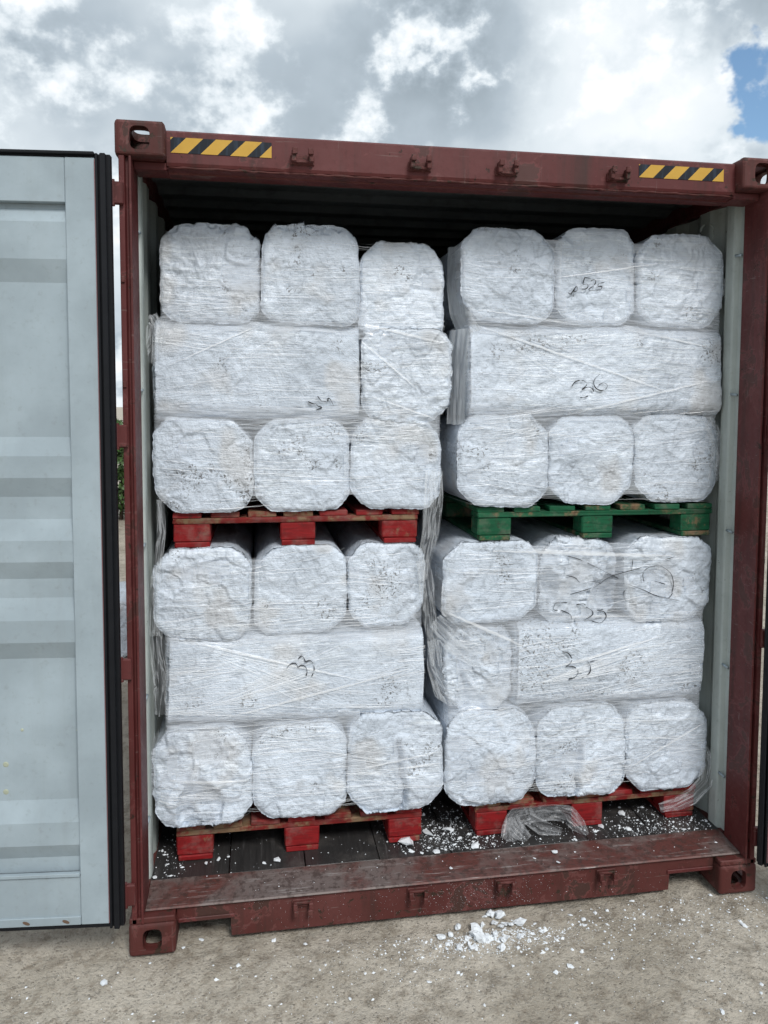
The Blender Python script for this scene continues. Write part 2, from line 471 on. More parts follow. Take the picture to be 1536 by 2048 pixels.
def m_tape():
    """hazard tape: slanted amber and blue-black stripes, scuffed"""
    m_, t, p = mat('hazard_tape')
    v = objco(t)
    s = t.n('ShaderNodeSeparateXYZ'); t.link(v, s.inputs[0])
    u = t.math('FRACT', t.math('DIVIDE', t.math('SUBTRACT', s.outputs[0], s.outputs[2]), 0.0995))
    yl = t.math('LESS_THAN', u, 0.57)
    scuff = t.noise(t.mapping(v, scale=(60, 60, 6)), 1.0, 4.0, 0.6)
    blk = t.mix(t.smooth(scuff, 0.45, 0.7), (0.005, 0.008, 0.014), (0.018, 0.030, 0.048))
    yel = t.mix(t.noise(v, 18.0, 4.0), (0.44, 0.25, 0.035), (0.56, 0.34, 0.06))
    t.put(p.inputs['Base Color'], t.mix(yl, blk, yel))
    p.inputs['Roughness'].default_value = 0.45; p.inputs['Specular IOR Level'].default_value = 0.25
    return m_
TAPE = m_tape()

def m_ground():
    m_, t, p = mat('packed_gravelly_dirt')
    v = objco(t)
    big = t.noise(v, 1.3, 5.0, 0.6)
    c = t.mix(t.smooth(big, 0.30, 0.70), (0.345, 0.308, 0.252), (0.525, 0.478, 0.408))
    mid = t.noise(v, 9.0, 5.0, 0.65)
    c = t.mix(t.math('MULTIPLY', t.smooth(mid, 0.46, 0.70), 0.6), c, (0.175, 0.145, 0.108))
    c = t.mix(t.math('MULTIPLY', t.smooth(t.noise(v, 26.0, 5.0, 0.7), 0.50, 0.66), 0.55), c, (0.175, 0.142, 0.105))
    fine = t.noise(v, 120.0, 4.0, 0.7)
    c = t.mix(t.math('MULTIPLY', t.smooth(fine, 0.50, 0.72), 0.5), c, (0.46, 0.43, 0.385))
    c = t.mix(t.math('MULTIPLY', t.smooth(t.noise(v, 210.0, 3.0, 0.7), 0.60, 0.72), 0.5), c, (0.10, 0.088, 0.072))
    vc = t.voronoi(v, 95.0, 'F1', 'Color')
    sep = t.n('ShaderNodeSeparateColor'); t.link(vc, sep.inputs[0])
    vd = t.voronoi(v, 95.0, 'F1', 'Distance')
    peb = t.math('MULTIPLY', t.smooth(vd, 0.42, 0.30), t.math('GREATER_THAN', sep.outputs[0], 0.72))
    c = t.mix(t.math('MULTIPLY', peb, 0.55), c, t.mix(sep.outputs[1], (0.22, 0.20, 0.17), (0.46, 0.43, 0.38)))
    sp = t.noise(v, 320.0, 2.0, 0.6)
    c = t.mix(t.math('MULTIPLY', t.smooth(sp, 0.70, 0.75), 0.6), c, (0.66, 0.67, 0.67))
    t.put(p.inputs['Base Color'], c)
    p.inputs['Roughness'].default_value = 0.92
    p.inputs['Specular IOR Level'].default_value = 0.2
    h = t.math('ADD', t.math('MULTIPLY', fine, 0.5), t.math('MULTIPLY', peb, 0.5))
    h = t.math('ADD', h, t.math('MULTIPLY', t.noise(v, 38.0, 5.0, 0.65), 1.2))
    t.put(p.inputs['Normal'], t.bump(h, 1.0, 0.012))
    return m_
GROUND = m_ground()
PEBBLE = m_plain('pebble_stone', (0.33, 0.30, 0.255), 0.9, 0.6, 70.0)

def m_leaf():
    m_, t, p = mat('hedge_leaf')
    r = t.noise(objco(t), 3.0, 3.0)
    t.put(p.inputs['Base Color'], t.mix(r, (0.020, 0.055, 0.014), (0.075, 0.145, 0.035)))
    p.inputs['Roughness'].default_value = 0.55
    return m_
LEAF = m_leaf()
BARK = m_plain('bark', (0.10, 0.075, 0.055), 0.9)
WRITING = {
 'UR': [[(1.791,2.470),(1.765,2.473)],[(1.767,2.473),(1.760,2.446),(1.777,2.446),(1.781,2.436),(1.770,2.427),(1.752,2.427)],[(1.794,2.460),(1.805,2.465),(1.814,2.460),(1.808,2.444),(1.784,2.424),(1.814,2.423)],[(1.851,2.455),(1.827,2.451)],[(1.827,2.451),(1.824,2.439),(1.840,2.438),(1.836,2.427),(1.818,2.423)],[(1.696,2.411),(1.708,2.406),(1.730,2.435),(1.735,2.420),(1.720,2.413)],[(1.723,2.428),(1.718,2.394)],[(1.711,2.035),(1.724,2.052),(1.749,2.060),(1.771,2.052),(1.773,2.039),(1.753,2.022)],[(1.753,2.022),(1.778,2.032),(1.797,2.027),(1.805,2.014)],[(1.833,2.086),(1.811,2.068),(1.805,2.047),(1.814,2.028),(1.837,2.019),(1.859,2.029),(1.861,2.044),(1.844,2.050),(1.825,2.040)],[(1.747,1.990),(1.761,1.990),(1.781,1.997)]],
 'LL': [[(0.568,0.930),(0.580,0.944),(0.598,0.949),(0.608,0.940),(0.610,0.930)],[(0.610,0.930),(0.626,0.939),(0.642,0.930),(0.647,0.911),(0.643,0.895)],[(0.612,0.964),(0.624,0.974),(0.634,0.968),(0.641,0.950)],[(0.641,0.950),(0.657,0.956),(0.671,0.942),(0.675,0.918),(0.665,0.891)]],
 'UL': [[(0.653,1.969),(0.673,1.960),(0.685,1.960),(0.690,1.952),(0.706,1.946),(0.685,1.937)],[(0.690,1.990),(0.703,1.973),(0.716,1.968),(0.729,1.972),(0.731,1.982),(0.739,1.978),(0.753,1.952)]],
 'LR': [[(1.691,0.949),(1.717,0.941),(1.734,0.917),(1.729,0.897),(1.710,0.885)],[(1.710,0.885),(1.743,0.882),(1.763,0.861),(1.751,0.838),(1.723,0.830)],[(1.838,0.905),(1.803,0.901)],[(1.803,0.901),(1.815,0.879),(1.811,0.852),(1.779,0.831)],[(1.720,1.147),(1.668,1.146)],[(1.668,1.146),(1.661,1.119),(1.696,1.114),(1.732,1.096),(1.739,1.076)],[(1.759,1.136),(1.790,1.139),(1.798,1.127)],[(1.798,1.127),(1.826,1.109),(1.830,1.092),(1.795,1.073)],[(1.879,1.111),(1.851,1.108)],[(1.851,1.108),(1.883,1.100),(1.893,1.076),(1.866,1.055),(1.827,1.065)],[(1.716,1.340),(1.762,1.327),(1.833,1.295),(1.911,1.255),(1.947,1.237)],[(1.711,1.261),(1.749,1.250),(1.778,1.226),(1.827,1.231),(1.870,1.219)],[(1.730,1.180),(1.800,1.198),(1.856,1.216),(1.919,1.252),(2.039,1.285)],[(1.980,1.216),(2.049,1.190),(2.100,1.167),(2.218,1.136)],[(2.049,1.190),(2.115,1.160),(2.163,1.151),(2.184,1.171)],[(2.052,1.224),(2.047,1.258),(2.068,1.284),(2.119,1.290),(2.170,1.257),(2.186,1.212),(2.180,1.171)],[(2.102,1.225),(2.150,1.210)],[(2.002,1.320),(1.997,1.273)],[(2.143,1.316),(2.187,1.327)],[(1.971,1.158),(1.970,1.182),(1.984,1.199)]],
}
GROUND_FLAKES = [(0.507,0.025,0.014),(0.622,-0.006,0.013),(0.683,-0.130,0.009),(0.750,-0.292,0.013),(1.024,-0.268,0.011),(1.532,-0.264,0.018),(1.641,-0.013,0.014),(1.681,-0.046,0.018),(1.671,-0.079,0.012),(1.920,0.042,0.013),(2.273,-0.163,0.020),(1.985,-0.411,0.009),(1.999,-0.466,0.008),(2.117,-0.485,0.011),(1.943,-0.535,0.017),(2.006,-0.538,0.008),(2.041,-0.561,0.009),(1.454,-0.508,0.017),(1.449,-0.474,0.009),(1.437,-0.048,0.010),(1.383,-0.148,0.012),(1.492,-0.133,0.009),(0.818,-0.186,0.008),(-0.067,-0.099,0.023),(0.075,-0.019,0.008),(-0.074,0.106,0.006),(0.248,0.066,0.012),(1.622,0.026,0.008),(1.752,-0.034,0.009),(1.493,-0.025,0.008),(0.183,0.033,0.010),(0.703,-0.006,0.008)]
PILE_CHUNKS = [(1.343,0.034,0.021),(1.377,0.028,0.021),(1.333,-0.003,0.021),(1.429,-0.015,0.025),(1.352,-0.032,0.014),(1.374,-0.024,0.015),(1.390,-0.041,0.013),(1.262,-0.033,0.030),(1.247,-0.073,0.031),(1.195,-0.022,0.016),(1.116,-0.055,0.017),(1.157,-0.050,0.014),(1.312,0.036,0.013),(1.214,-0.141,0.013),(1.312,-0.135,0.012),(1.361,-0.060,0.010),(1.213,-0.078,0.012),(1.281,-0.105,0.013),(1.292,-0.011,0.012)]
FLOOR_FLAKES = [(1.060,0.278,0.049),(1.242,0.352,0.023),(1.151,0.339,0.027),(1.322,0.211,0.020),(1.157,0.183,0.022),(1.894,0.278,0.015),(2.001,0.238,0.018),(2.028,0.361,0.020),(0.526,0.233,0.018),(2.228,0.133,0.014),(0.067,0.181,0.014),(0.102,0.276,0.009),(0.251,0.266,0.009),(0.300,0.286,0.010),(0.337,0.297,0.008),(0.475,0.231,0.009),(1.746,0.200,0.011),(1.279,0.285,0.011)]
SILL_FLAKES = [(1.196,0.100,0.015),(1.633,0.135,0.021),(1.625,0.077,0.017),(1.715,0.126,0.007),(1.540,0.111,0.007)]

# ------------------------------------------------------------------ ground: one sheet to the horizon
def axis_line(lo, hi, step, far):
    a = list(np.arange(lo, hi+1e-6, step))
    l, r, s = a[0], a[-1], step
    left, right = [], []
    while l > -far: s *= 1.22; l -= s; left.append(l)
    s = step
    while r < far: s *= 1.22; r += s; right.append(r)
    return np.array(left[::-1]+a+right)
gx = axis_line(-1.3, 3.3, 0.014, 3000.0)
gy = axis_line(-1.1, 0.6, 0.014, 3000.0)
GXm, GYm = np.meshgrid(gx, gy, indexing='ij')
gp = np.stack([GXm.ravel(), GYm.ravel(), np.zeros(GXm.size)], 1)
def ground_h(p):
    pp = np.array(p, float).reshape(-1, np.shape(p)[-1])[:, :2]
    pp = np.concatenate([pp, np.zeros((len(pp), 1))], 1)
    k = np.exp(-np.maximum(0, np.hypot(pp[:, 0]-1, pp[:, 1])-3)/4)
    h = 0.010*fbm(pp, 1.7, 4, 3)+0.011*fbm(pp, 12.0, 5, 5, 0.62)*k
    # scuffed hollow behind the right casting and shallow berm along the sill
    return h-0.010
gp[:, 2] = ground_h(gp)
nx_, ny_ = len(gx), len(gy)
ii = (np.arange(nx_-1)[:, None]*ny_+np.arange(ny_-1)[None, :]).ravel()
ground = link('ground', np_mesh('ground', gp, np.stack([ii, ii+ny_, ii+ny_+1, ii+1], 1), GROUND))
tag(ground, kind='structure')

# ------------------------------------------------------------------ the container
container = empty('shipping_container', 'rust red high steel shipping container standing open with pallets of foam inside', 'container')
W_, H_, L_ = 2.438, 2.896, 12.192

def plate_hole(mb, org, ua, va, na, hu, hv, t, ru, rv):
    """slab centred at org spanned by +-hu*ua, +-hv*va, thickness t along na, with a stadium hole ru x rv"""
    org, ua, va, na = (Vector(q) for q in (org, ua, va, na))
    ca = math.atan2(hv, hu)
    ang = sorted(set([round(2*math.pi*k/28, 5) for k in range(28)]+[round(a % (2*math.pi), 5) for a in (ca, math.pi-ca, math.pi+ca, -ca)]))
    n = len(ang); vs_ = []
    for z in (0, t):
        for a in ang:
            c, s_ = math.cos(a), math.sin(a)
            k = min(hu/abs(c) if abs(c) > 1e-6 else 9e9, hv/abs(s_) if abs(s_) > 1e-6 else 9e9)
            vs_.append(org+ua*(c*k)+va*(s_*k)+na*z)
        for a in ang:
            c, s_ = math.cos(a), math.sin(a)
            e = 3.4
            k = (abs(c/ru)**e+abs(s_/rv)**e)**(-1/e)
            vs_.append(org+ua*(c*k)+va*(s_*k)+na*z)
    fs = []
    for i in range(n):
        j = (i+1) % n
        fs += [(i, j, n+j, n+i), (2*n+i, 3*n+i, 3*n+j, 2*n+j), (i, 2*n+i, 2*n+j, j), (n+i, n+j, 3*n+j, 3*n+i)]
    mb.add(vs_, fs)

def casting(x0, z0, y0, inner_x, open_top, flip):
    """hollow corner casting with apertures in its end, side and top/bottom faces"""
    mb = MB()
    wx, dy, hz, t = 0.162, 0.178, 0.118, 0.026
    x1, z1, y1 = x0+wx, z0+hz, y0+dy
    cx, cz, cy = (x0+x1)/2, (z0+z1)/2, (y0+y1)/2
    yf, ny = (y0, 1) if not flip else (y1, -1)
    plate_hole(mb, (cx, yf, cz), (1, 0, 0), (0, 0, 1), (0, ny, 0), wx/2, hz/2, t, 0.033, 0.039)
    yb = y1 if not flip else y0
    mb.box(x0, x1, *sorted((yb, yb-ny*t)), z0, z1)
    ya, yb2 = sorted((yf+ny*t, yb-ny*t))
    ox, nx = (x0, 1) if not inner_x else (x1, -1)
    plate_hole(mb, (ox, (ya+yb2)/2, cz), (0, 1, 0), (0, 0, 1), (nx, 0, 0), (yb2-ya)/2, hz/2, t, 0.042, 0.027)
    ix = x1 if not inner_x else x0
    mb.box(*sorted((ix, ix-nx*t)), ya, yb2, z0, z1)
    xa, xb = x0+t, x1-t
    zt, nz = (z1, -1) if open_top else (z0, 1)
    plate_hole(mb, ((xa+xb)/2, (ya+yb2)/2, zt), (1, 0, 0), (0, 1, 0), (0, 0, nz), (xb-xa)/2, (yb2-ya)/2, t, 0.034, 0.058)
    zb = z0 if open_top else z1
    mb.box(xa, xb, ya, yb2, *sorted((zb, zb+(t if open_top else -t))))
    o = mb.build('corner_casting', RED_WORN, container)
    me = o.data
    wt_ = me.attributes.new('bevel_weight_edge', 'FLOAT', 'EDGE')
    def planes(v): return {(0, a) for a in (x0, x1) if abs(v.x-a) < 1e-4} | {(1, a) for a in (y0, y1) if abs(v.y-a) < 1e-4} | {(2, a) for a in (z0, z1) if abs(v.z-a) < 1e-4}
    for e in me.edges:
        if len(planes(me.vertices[e.vertices[0]].co) & planes(me.vertices[e.vertices[1]].co)) >= 2: wt_.data[e.index].value = 1.0
    bv = o.modifiers.new('round', 'BEVEL'); bv.width = 0.013; bv.segments = 3; bv.limit_method = 'WEIGHT'; bv.use_clamp_overlap = False
    return o
for fl, yc in ((False, 0.0), (True, L_-0.178)):
    for x0, inn in ((0.0, False), (W_-0.162, True)):
        casting(x0, 0.0, yc, inn, False, fl)
        casting(x0, H_-0.118, yc, inn, True, fl)

# corner posts of the door end: folded section with a groove for the hinge leaf
prof = [(0.012, 0.004), (0.0295, 0.004), (0.0335, 0.022), (0.0415, 0.022), (0.0445, 0.002), (0.0525, 0.002), (0.0525, 0.150), (0.030, 0.150), (0.030, 0.165), (0.012, 0.165)]
for side in (0, 1):
    mb = MB()
    pr_ = prof if side == 0 else [(W_-x, y) for x, y in prof]
    mb.prism(pr_, 0.118, H_-0.118, 'z')
    post = mb.build('corner_post', RED, container)
    bv = post.modifiers.new('round', 'BEVEL'); bv.width = 0.002; bv.segments = 2
    # hinge lugs welded to the post, each with its pin
    for zt, zb in ((2.688, 2.614), (1.885, 1.808), (1.082, 1.008), (0.277, 0.200)):
        h = MB()
        x0, x1 = (-0.010, 0.0285) if side == 0 else (W_-0.0285, W_+0.010)
        h.box(x0, x1, -0.016, 0.0035, zb, zt, 0.004)
        xp = -0.006 if side == 0 else W_+0.006
        h.tube([(xp, -0.010, zb-0.006), (xp, -0.010, zt+0.006)], 0.008, 8)
        h.build('hinge_lug', RED, post)
    for k, z in enumerate((2.36, 2.01) if side == 0 else (1.70, 1.34)):   # small weld tabs
        h = MB(); x0 = 0.015 if side == 0 else W_-0.027
        h.box(x0, x0+0.012, -0.002, 0.0035, z, z+0.022, 0.002)
        h.build('weld_tab', RED_WORN, post)

# header beam
mb = MB()
mb.prism([(0.062, 2.886), (0.052, 2.878), (0.050, 2.776), (0.054, 2.766), (0.062, 2.764), (0.062, 2.758), (0.100, 2.757), (0.104, 2.751), (0.160, 2.751), (0.160, 2.886)], 0.1625, W_-0.1625)
header = mb.build('header_beam', RED, container)
for xa in (0.053, W_-0.1615):
    mb = MB(); mb.box(xa, xa+0.1085, 0.0585, 0.158, 2.752, 2.7775, 0.002); mb.build('corner_gusset', RED, header)
# dented weld bead along the lower front edge
mb = MB(); rng = random.Random(4)
pts = [(x, 0.058+rng.uniform(-.002, .002), 2.7625+rng.uniform(-.002, .0015)) for x in np.linspace(0.17, W_-0.17, 90)]
mb.tube(pts, [0.0035+rng.uniform(0, 0.0022) for _ in pts], 6)
mb.build('weld_bead', RED_WORN, header, smooth=True)
for (xa, xb, za, zb) in ((0.176, 0.516, 2.809, 2.861), (1.880, 2.226, 2.813, 2.861)):
    t_ = MB(); t_.box(0, xb-xa, -0.0012, 0, 0, zb-za)
    o = t_.build('hazard_tape', TAPE, header); o.location = (xa, 0.0500, za)
    o.rotation_euler.x = rad(-1.1)
def cam_keeper(x, y, z, s, upside, material, parent):
    """bracket that holds a door lock cam: base plate with two hooked ears"""
    k = MB(); sg = -1 if upside else 1
    def bx(x0, x1, y0, y1, z0, z1, b=0.002):
        a, b_ = sorted((z+sg*z0*s, z+sg*z1*s))
        k.box(x+x0*s, x+x1*s, y+y0*s, y+y1*s, a, b_, b)
    bx(-0.042, 0.042, -0.008, -0.0005, -0.022, 0.010)
    bx(-0.036, 0.036, -0.022, -0.006, -0.019, -0.009)
    for e in (-1, 1):
        bx(min(e*0.022, e*0.038), max(e*0.022, e*0.038), -0.036, -0.007, -0.018, 0.020)
        bx(min(e*0.018, e*0.036), max(e*0.018, e*0.036), -0.044, -0.034, 0.004, 0.026)
    k.build('cam_keeper', material, parent)
for x in (0.622, 1.040, 1.362, 1.793): cam_keeper(x, 0.0515, 2.812, 1.0, False, RED_WORN, header)

# sill: deep in the middle, raised near the castings for the fork pockets
mb = MB()
mb.prism([(0.1625, 0.141), (0.1625, 0.088), (0.352, 0.088), (0.356, 0.012), (2.081, 0.014), (2.085, 0.088), (W_-0.1625, 0.088), (W_-0.1625, 0.141)], 0.050, 0.105, 'y')
sill = mb.build('door_sill', RED_WORN, container)
for xa, xb in ((0.166, 0.368), (2.073, W_-0.166)):
    mb = MB(); mb.box(xa, xb, 0.044, 0.0495, 0.082, 0.097, 0.002); mb.build('pocket_flange', RED, sill)
for x in (0.616, 1.050, 1.395, 1.810): cam_keeper(x, 0.049, 0.108, 0.95, True, RED_WORN, sill)
for x0 in (0.003, W_-0.159):
    mb = MB(); mb.box(x0, x0+0.156, 0.004, 0.150, 0.1185, 0.1395, 0.003); mb.build('post_foot', RED_WORN, sill)
# threshold plate with a rolled front lip
mb = MB()
ys = [0.040, 0.036, 0.040, 0.052, 0.075, 0.120, 0.170, 0.186, 0.186, 0.06]
zs = [0.1405, 0.1445, 0.1495, 0.1515, 0.1525, 0.1575, 0.1640, 0.1655, 0.1480, 0.1405]
mb.prism(list(zip(ys, zs)), 0.054, W_-0.054)
thr = mb.build('threshold_plate', THRESH, sill)

# floor: plywood boards running the length of the container
nb = 8
bw = (W_-0.10)/nb
for k in range(nb):
    mb = MB(); mb.box(0.0, bw-0.004, 0.0, 11.8, -0.028, 0.0, 0.0015)
    o = mb.build('floor_board', PLY, container); o.location = (0.05+k*bw+0.002, 0.1875, 0.1635+0.0012*(k % 3))
mb = MB()
for k in range(28): mb.box(0.06, W_-0.06, 0.35+k*0.42, 0.40+k*0.42, 0.02, 0.134)
mb.build('cross_member', RED_WORN, container)
for x0 in (0.012, W_-0.052):
    mb = MB(); mb.box(x0, x0+0.04, 0.1785, L_-0.1785, 0.012, 0.16, 0.003); mb.build('bottom_side_rail', RED_WORN, container)
    mb = MB(); mb.box(x0, x0+0.04, 0.1605, L_-0.1785, 2.795, 2.872, 0.003); mb.build('top_side_rail', RED, container)

# side walls: a lashing channel by the post, then trapezoid corrugations
def wall_profile():
    p_ = [(0.166, 0.0405), (0.172, 0.0345), (0.198, 0.0345), (0.206, 0.050), (0.216, 0.0535), (0.262, 0.0535), (0.274, 0.048), (0.280, 0.022)]
    y = 0.33
    while y < L_-0.40:
        p_ += [(y, 0.020), (y+0.068, 0.048), (y+0.140, 0.048), (y+0.208, 0.020)]; y += 0.278
    p_.append((L_-0.02, 0.030))
    return p_
for side in (0, 1):
    pf = wall_profile(); n = len(pf)
    sx = (lambda x: x) if side == 0 else (lambda x: W_-x)
    vs_ = []; fs = []; mi = []
    for off in (0.0, -0.006):
        for z in (0.1605, 2.80):
            vs_ += [(sx(x+off), y, z) for y, x in pf]
    for i in range(n-1):
        fs += [(i, i+1, n+i+1, n+i)]; mi.append(0)
        fs += [(2*n+i, 3*n+i, 3*n+i+1, 2*n+i+1)]; mi.append(1)
    for a, b in ((0, 2*n), (n, 3*n)):
        for i in range(n-1): fs.append((a+i, b+i, b+i+1, a+i+1)); mi.append(1)
    me = np_mesh('side_wall', vs_, fs, [GREY_DIRTY, RED], False, mi)
    wall = link('side_wall', me, container)
    for z in (2.565, 2.003, 1.438, 0.869, 0.40):
        lb = MB(); lb.tube([(sx(0.047), 0.168, z), (sx(0.049), 0.204, z+0.004)], 0.0055, 8)
        lb.build('lashing_bar', GREY, wall, smooth=True)
    ring = MB()
    if side == 1: ring.tube([(sx(0.06+0.022*math.sin(a)), 0.40+0.018*math.sin(a), 2.70+0.04*math.cos(a)) for a in np.linspace(0.3, 5.9, 18)], 0.006, 6)
    if side == 1: ring.build('lashing_ring', GREY_DIRTY, wall, smooth=True)
# roof: shallow ribs running across
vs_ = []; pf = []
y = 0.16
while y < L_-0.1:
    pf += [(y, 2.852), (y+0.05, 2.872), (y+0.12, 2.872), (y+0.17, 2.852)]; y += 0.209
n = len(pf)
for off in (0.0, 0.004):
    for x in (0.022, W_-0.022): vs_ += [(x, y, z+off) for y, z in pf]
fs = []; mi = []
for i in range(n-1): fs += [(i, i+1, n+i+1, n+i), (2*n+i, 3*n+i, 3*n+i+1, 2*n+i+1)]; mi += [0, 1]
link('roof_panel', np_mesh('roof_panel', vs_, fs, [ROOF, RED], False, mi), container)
mb = MB(); mb.box(0.012, W_-0.012, L_-0.03, L_-0.012, 0.13, 2.87); mb.build('front_wall', RED, container)
for x0 in (0.012, W_-0.112):
    mb = MB(); mb.box(x0, x0+0.10, L_-0.15, L_-0.035, 0.119, H_-0.119, 0.003); mb.build('corner_post', RED, container)
mb = MB(); mb.box(0.1625, W_-0.1625, L_-0.10, L_-0.032, 2.78, 2.885, 0.003); mb.build('front_header', RED, container)
mb = MB(); mb.box(0.1625, W_-0.1625, L_-0.10, L_-0.032, 0.012, 0.129, 0.003); mb.build('front_sill', RED, container)

# ------------------------------------------------------------------ doors, swung open
def door(sgn, origin, angle, label):
    """local x runs from the hinge edge (0) outwards, inner face at y=0 looking to -y"""
    root = empty('container_door', None, None); del_ = root
    root.parent = container; root.location = origin; root.rotation_euler.z = angle
    root['label'] = label
    Wd, z0, z1 = 1.155, 0.152, 2.763
    def X(a, b): return tuple(sorted((sgn*a, sgn*b)))
    fr = MB()
    fr.box(*X(0.048, 0.050+0.0925), -0.002, 0.050, z0+0.016, z1-0.014, 0.0025)
    fr.build('hinge_stile', GREY, root)
    fr = MB(); fr.box(*X(Wd-0.145, Wd-0.05), -0.002, 0.050, z0+0.016, z1-0.014, 0.0025); fr.build('lock_stile', GREY, root)
    fr = MB(); fr.box(*X(0.1435, Wd-0.146), 0.000, 0.050, 2.606, z1-0.014, 0.002); fr.build('top_rail', GREY, root)
    fr = MB(); fr.box(*X(0.1435, Wd-0.146), 0.004, 0.050, z0+0.016, 0.338, 0.002)
    fr.box(*X(0.1435, Wd-0.146), -0.004, 0.012, 0.341, 0.352, 0.001)
    fr.box(*X(0.1435, Wd-0.146), -0.002, 0.010, z0+0.016, z0+0.046, 0.002)
    br = fr.build('bottom_rail', GREY, root)
    # pressed panel: one rib high up, three in the middle, one low
    R0, R1 = 0.028, 0.006       # recessed and raised depth
    pf = [(2.605, R0), (2.590, R0-0.002), (2.545, R1), (2.425, R1), (2.352, R0)]
    for zt, za, zb, zc in ((1.845, 1.782, 1.710, 1.645), (1.570, 1.500, 1.428, 1.368), (1.303, 1.230, 1.155, 1.095), (0.602, 0.530, 0.450, 0.397)):
        pf += [(zt, R0), (za, R1), (zb, R1), (zc, R0)]
    pf += [(0.345, R0)]
    n = len(pf); vs_ = []; fs = []; mi = []
    for off in (0, 0.003):
        for u in (0.1425, Wd-0.1455): vs_ += [(sgn*u, y+off, z) for z, y in pf]
    for i in range(n-1):
        a = (i, i+1, n+i+1, n+i); b = (2*n+i, 3*n+i, 3*n+i+1, 2*n+i+1)
        fs += [a, b] if sgn > 0 else [a[::-1], b[::-1]]; mi += [0, 1]
    panel = link('pressed_panel', np_mesh('pressed_panel', vs_, fs, [GREY, RED], False, mi), root)
    # rubber seal round the edge: flat web and two lips
    g = MB()
    for (a, b, ya, yb) in ((0.0, 0.047, 0.006, 0.030), (0.012, 0.030, -0.010, 0.005), (0.037, 0.046, -0.006, 0.005)):
        g.box(*X(a, b), ya, yb, z0, z1, 0.002)
    g.box(*X(0.0475, Wd-0.05), 0.004, 0.030, z1-0.013, z1, 0.002)
    g.box(*X(0.0475, Wd-0.05), -0.010, 0.0035, z1-0.006, z1+0.004, 0.002)
    g.box(*X(0.0475, Wd-0.05), 0.004, 0.030, z0, z0+0.015, 0.002)
    g.box(*X(Wd-0.049, Wd-0.004), 0.004, 0.030, z0, z1, 0.002)
    g.build('door_seal', RUBBER, root)
    e = MB(); e.box(*X(0.0455, 0.0478), -0.004, 0.0035, z0+0.02, z1-0.02); e.build('seal_strip', m_pink, root)
    # fixings
    for (u, z, r) in ((0.333, 0.848, 0.0062), (0.148, 0.842, 0.0062), (0.390, 0.729, 0.011), (0.392, 0.633, 0.011), (0.80, 0.848, 0.0062), (0.70, 0.729, 0.011)):
        b = MB(); b.tube([(sgn*u, 0.0335, z), (sgn*u, 0.0285, z), (sgn*u, 0.0265, z)], [r, r, r*0.55], 12)
        b.build('bolt_head', BOLT, panel)
    for u in (0.325, 0.193, 0.75):
        b = MB()
        pts = [(sgn*(u+0.012*math.cos(a)), -0.0035, 0.182+0.0055*math.sin(a)+0.004*math.cos(a)) for a in np.linspace(0, 2*math.pi, 14, endpoint=False)]
        b.add(pts+[(p_[0], 0.001, p_[2]) for p_ in pts], [tuple(range(14))]+[(i, (i+1) % 14, 14+(i+1) % 14, 14+i) for i in range(14)])
        b.build('drain_plug', RUSTY, br)
    # outside face: hinge blades and lock rods
    for zc in (2.65, 1.846, 1.045, 0.238):
        b = MB(); b.box(*X(0.004, 0.16), 0.0515, 0.066, zc-0.036, zc+0.036, 0.003); b.build('hinge_blade', RED, root)
    for u in (0.30, 0.86):
        b = MB(); b.tube([(sgn*u, 0.080, z0+0.02), (sgn*u, 0.080, z1-0.02)], 0.016, 10); b.build('lock_rod', STEEL, root, smooth=True)
    return root
m_pink = m_plain('faded_red_edge', (0.20, 0.075, 0.08), 0.6)
door(-1, (-0.006, -0.052, 0.0), rad(-5.0), 'left door folded right back, pale grey ribbed inner face with black rubber seal')
door(1, (W_-0.037, -0.038, 0.0), rad(-62.0), 'right door swung open, mostly out of view')

# ------------------------------------------------------------------ pallets
def pallet(x0, x1, y0, z0, paint, worn, label, seed, h=0.144, dep=1.18, skew=0.0, front_wood=()):
    rng = random.Random(seed)
    root = empty('pallet', label, 'pallet', ((x0+x1)/2, y0+dep/2, z0), 'pallets carrying the foam bales')
    root.rotation_euler.z = skew
    hw = (x1-x0)/2
    def bxs(name, a, b, c, d_, e, f, m_, bv=0.003):
        loc = ((a+b)/2, (c+d_)/2, (e+f)/2)
        mb = MB(); mb.box(a, b, c, d_, e, f, bv)
        # nudge the corners so that no two boards are alike
        mb.v = [(x+rng.uniform(-.0012, .0012), y+rng.uniform(-.002, .002), z+rng.uniform(-.0008, .0008)) for x, y, z in mb.v]
        o = mb.build(name, m_, root, loc=loc); return o
    bwid = 0.145
    for cx in (-hw+bwid/2, 0.0, hw-bwid/2):
        bxs('runner_board', cx-0.05*1.3, cx+0.05*1.3, -dep/2, dep/2, 0.001, 0.021, paint)
        for cy in (-dep/2+0.05, 0.0, dep/2-0.05):
            bxs('block', cx-bwid/2+rng.uniform(0, .006), cx+bwid/2-rng.uniform(0, .006), cy-0.05+(0.003 if cy < -0.1 else 0), cy+0.05, 0.0215, h-0.044, paint, 0.005)
    for cy in (-dep/2+0.05, 0.0, dep/2-0.05):
        bxs('stringer_board', -hw, hw, cy-0.05, cy+0.05, h-0.0435, h-0.0225, paint if cy > -0.3 or not front_wood else worn)
    n = 7; sp = (2*hw-0.11)/(n-1)
    for k in range(n):
        cx = -hw+0.055+k*sp
        bxs('deck_board', cx-0.052-rng.uniform(0, .006), cx+0.052+rng.uniform(0, .006), -dep/2-rng.uniform(-.004, .004), dep/2, h-0.022, h, worn if k in front_wood else paint)
    return root
pallet(0.137, 1.118, 0.292, 0.1660, P_RED, P_REDW, 'worn red wooden pallet on the container floor, on the left', 1, front_wood=(0, 1, 2, 4, 5))
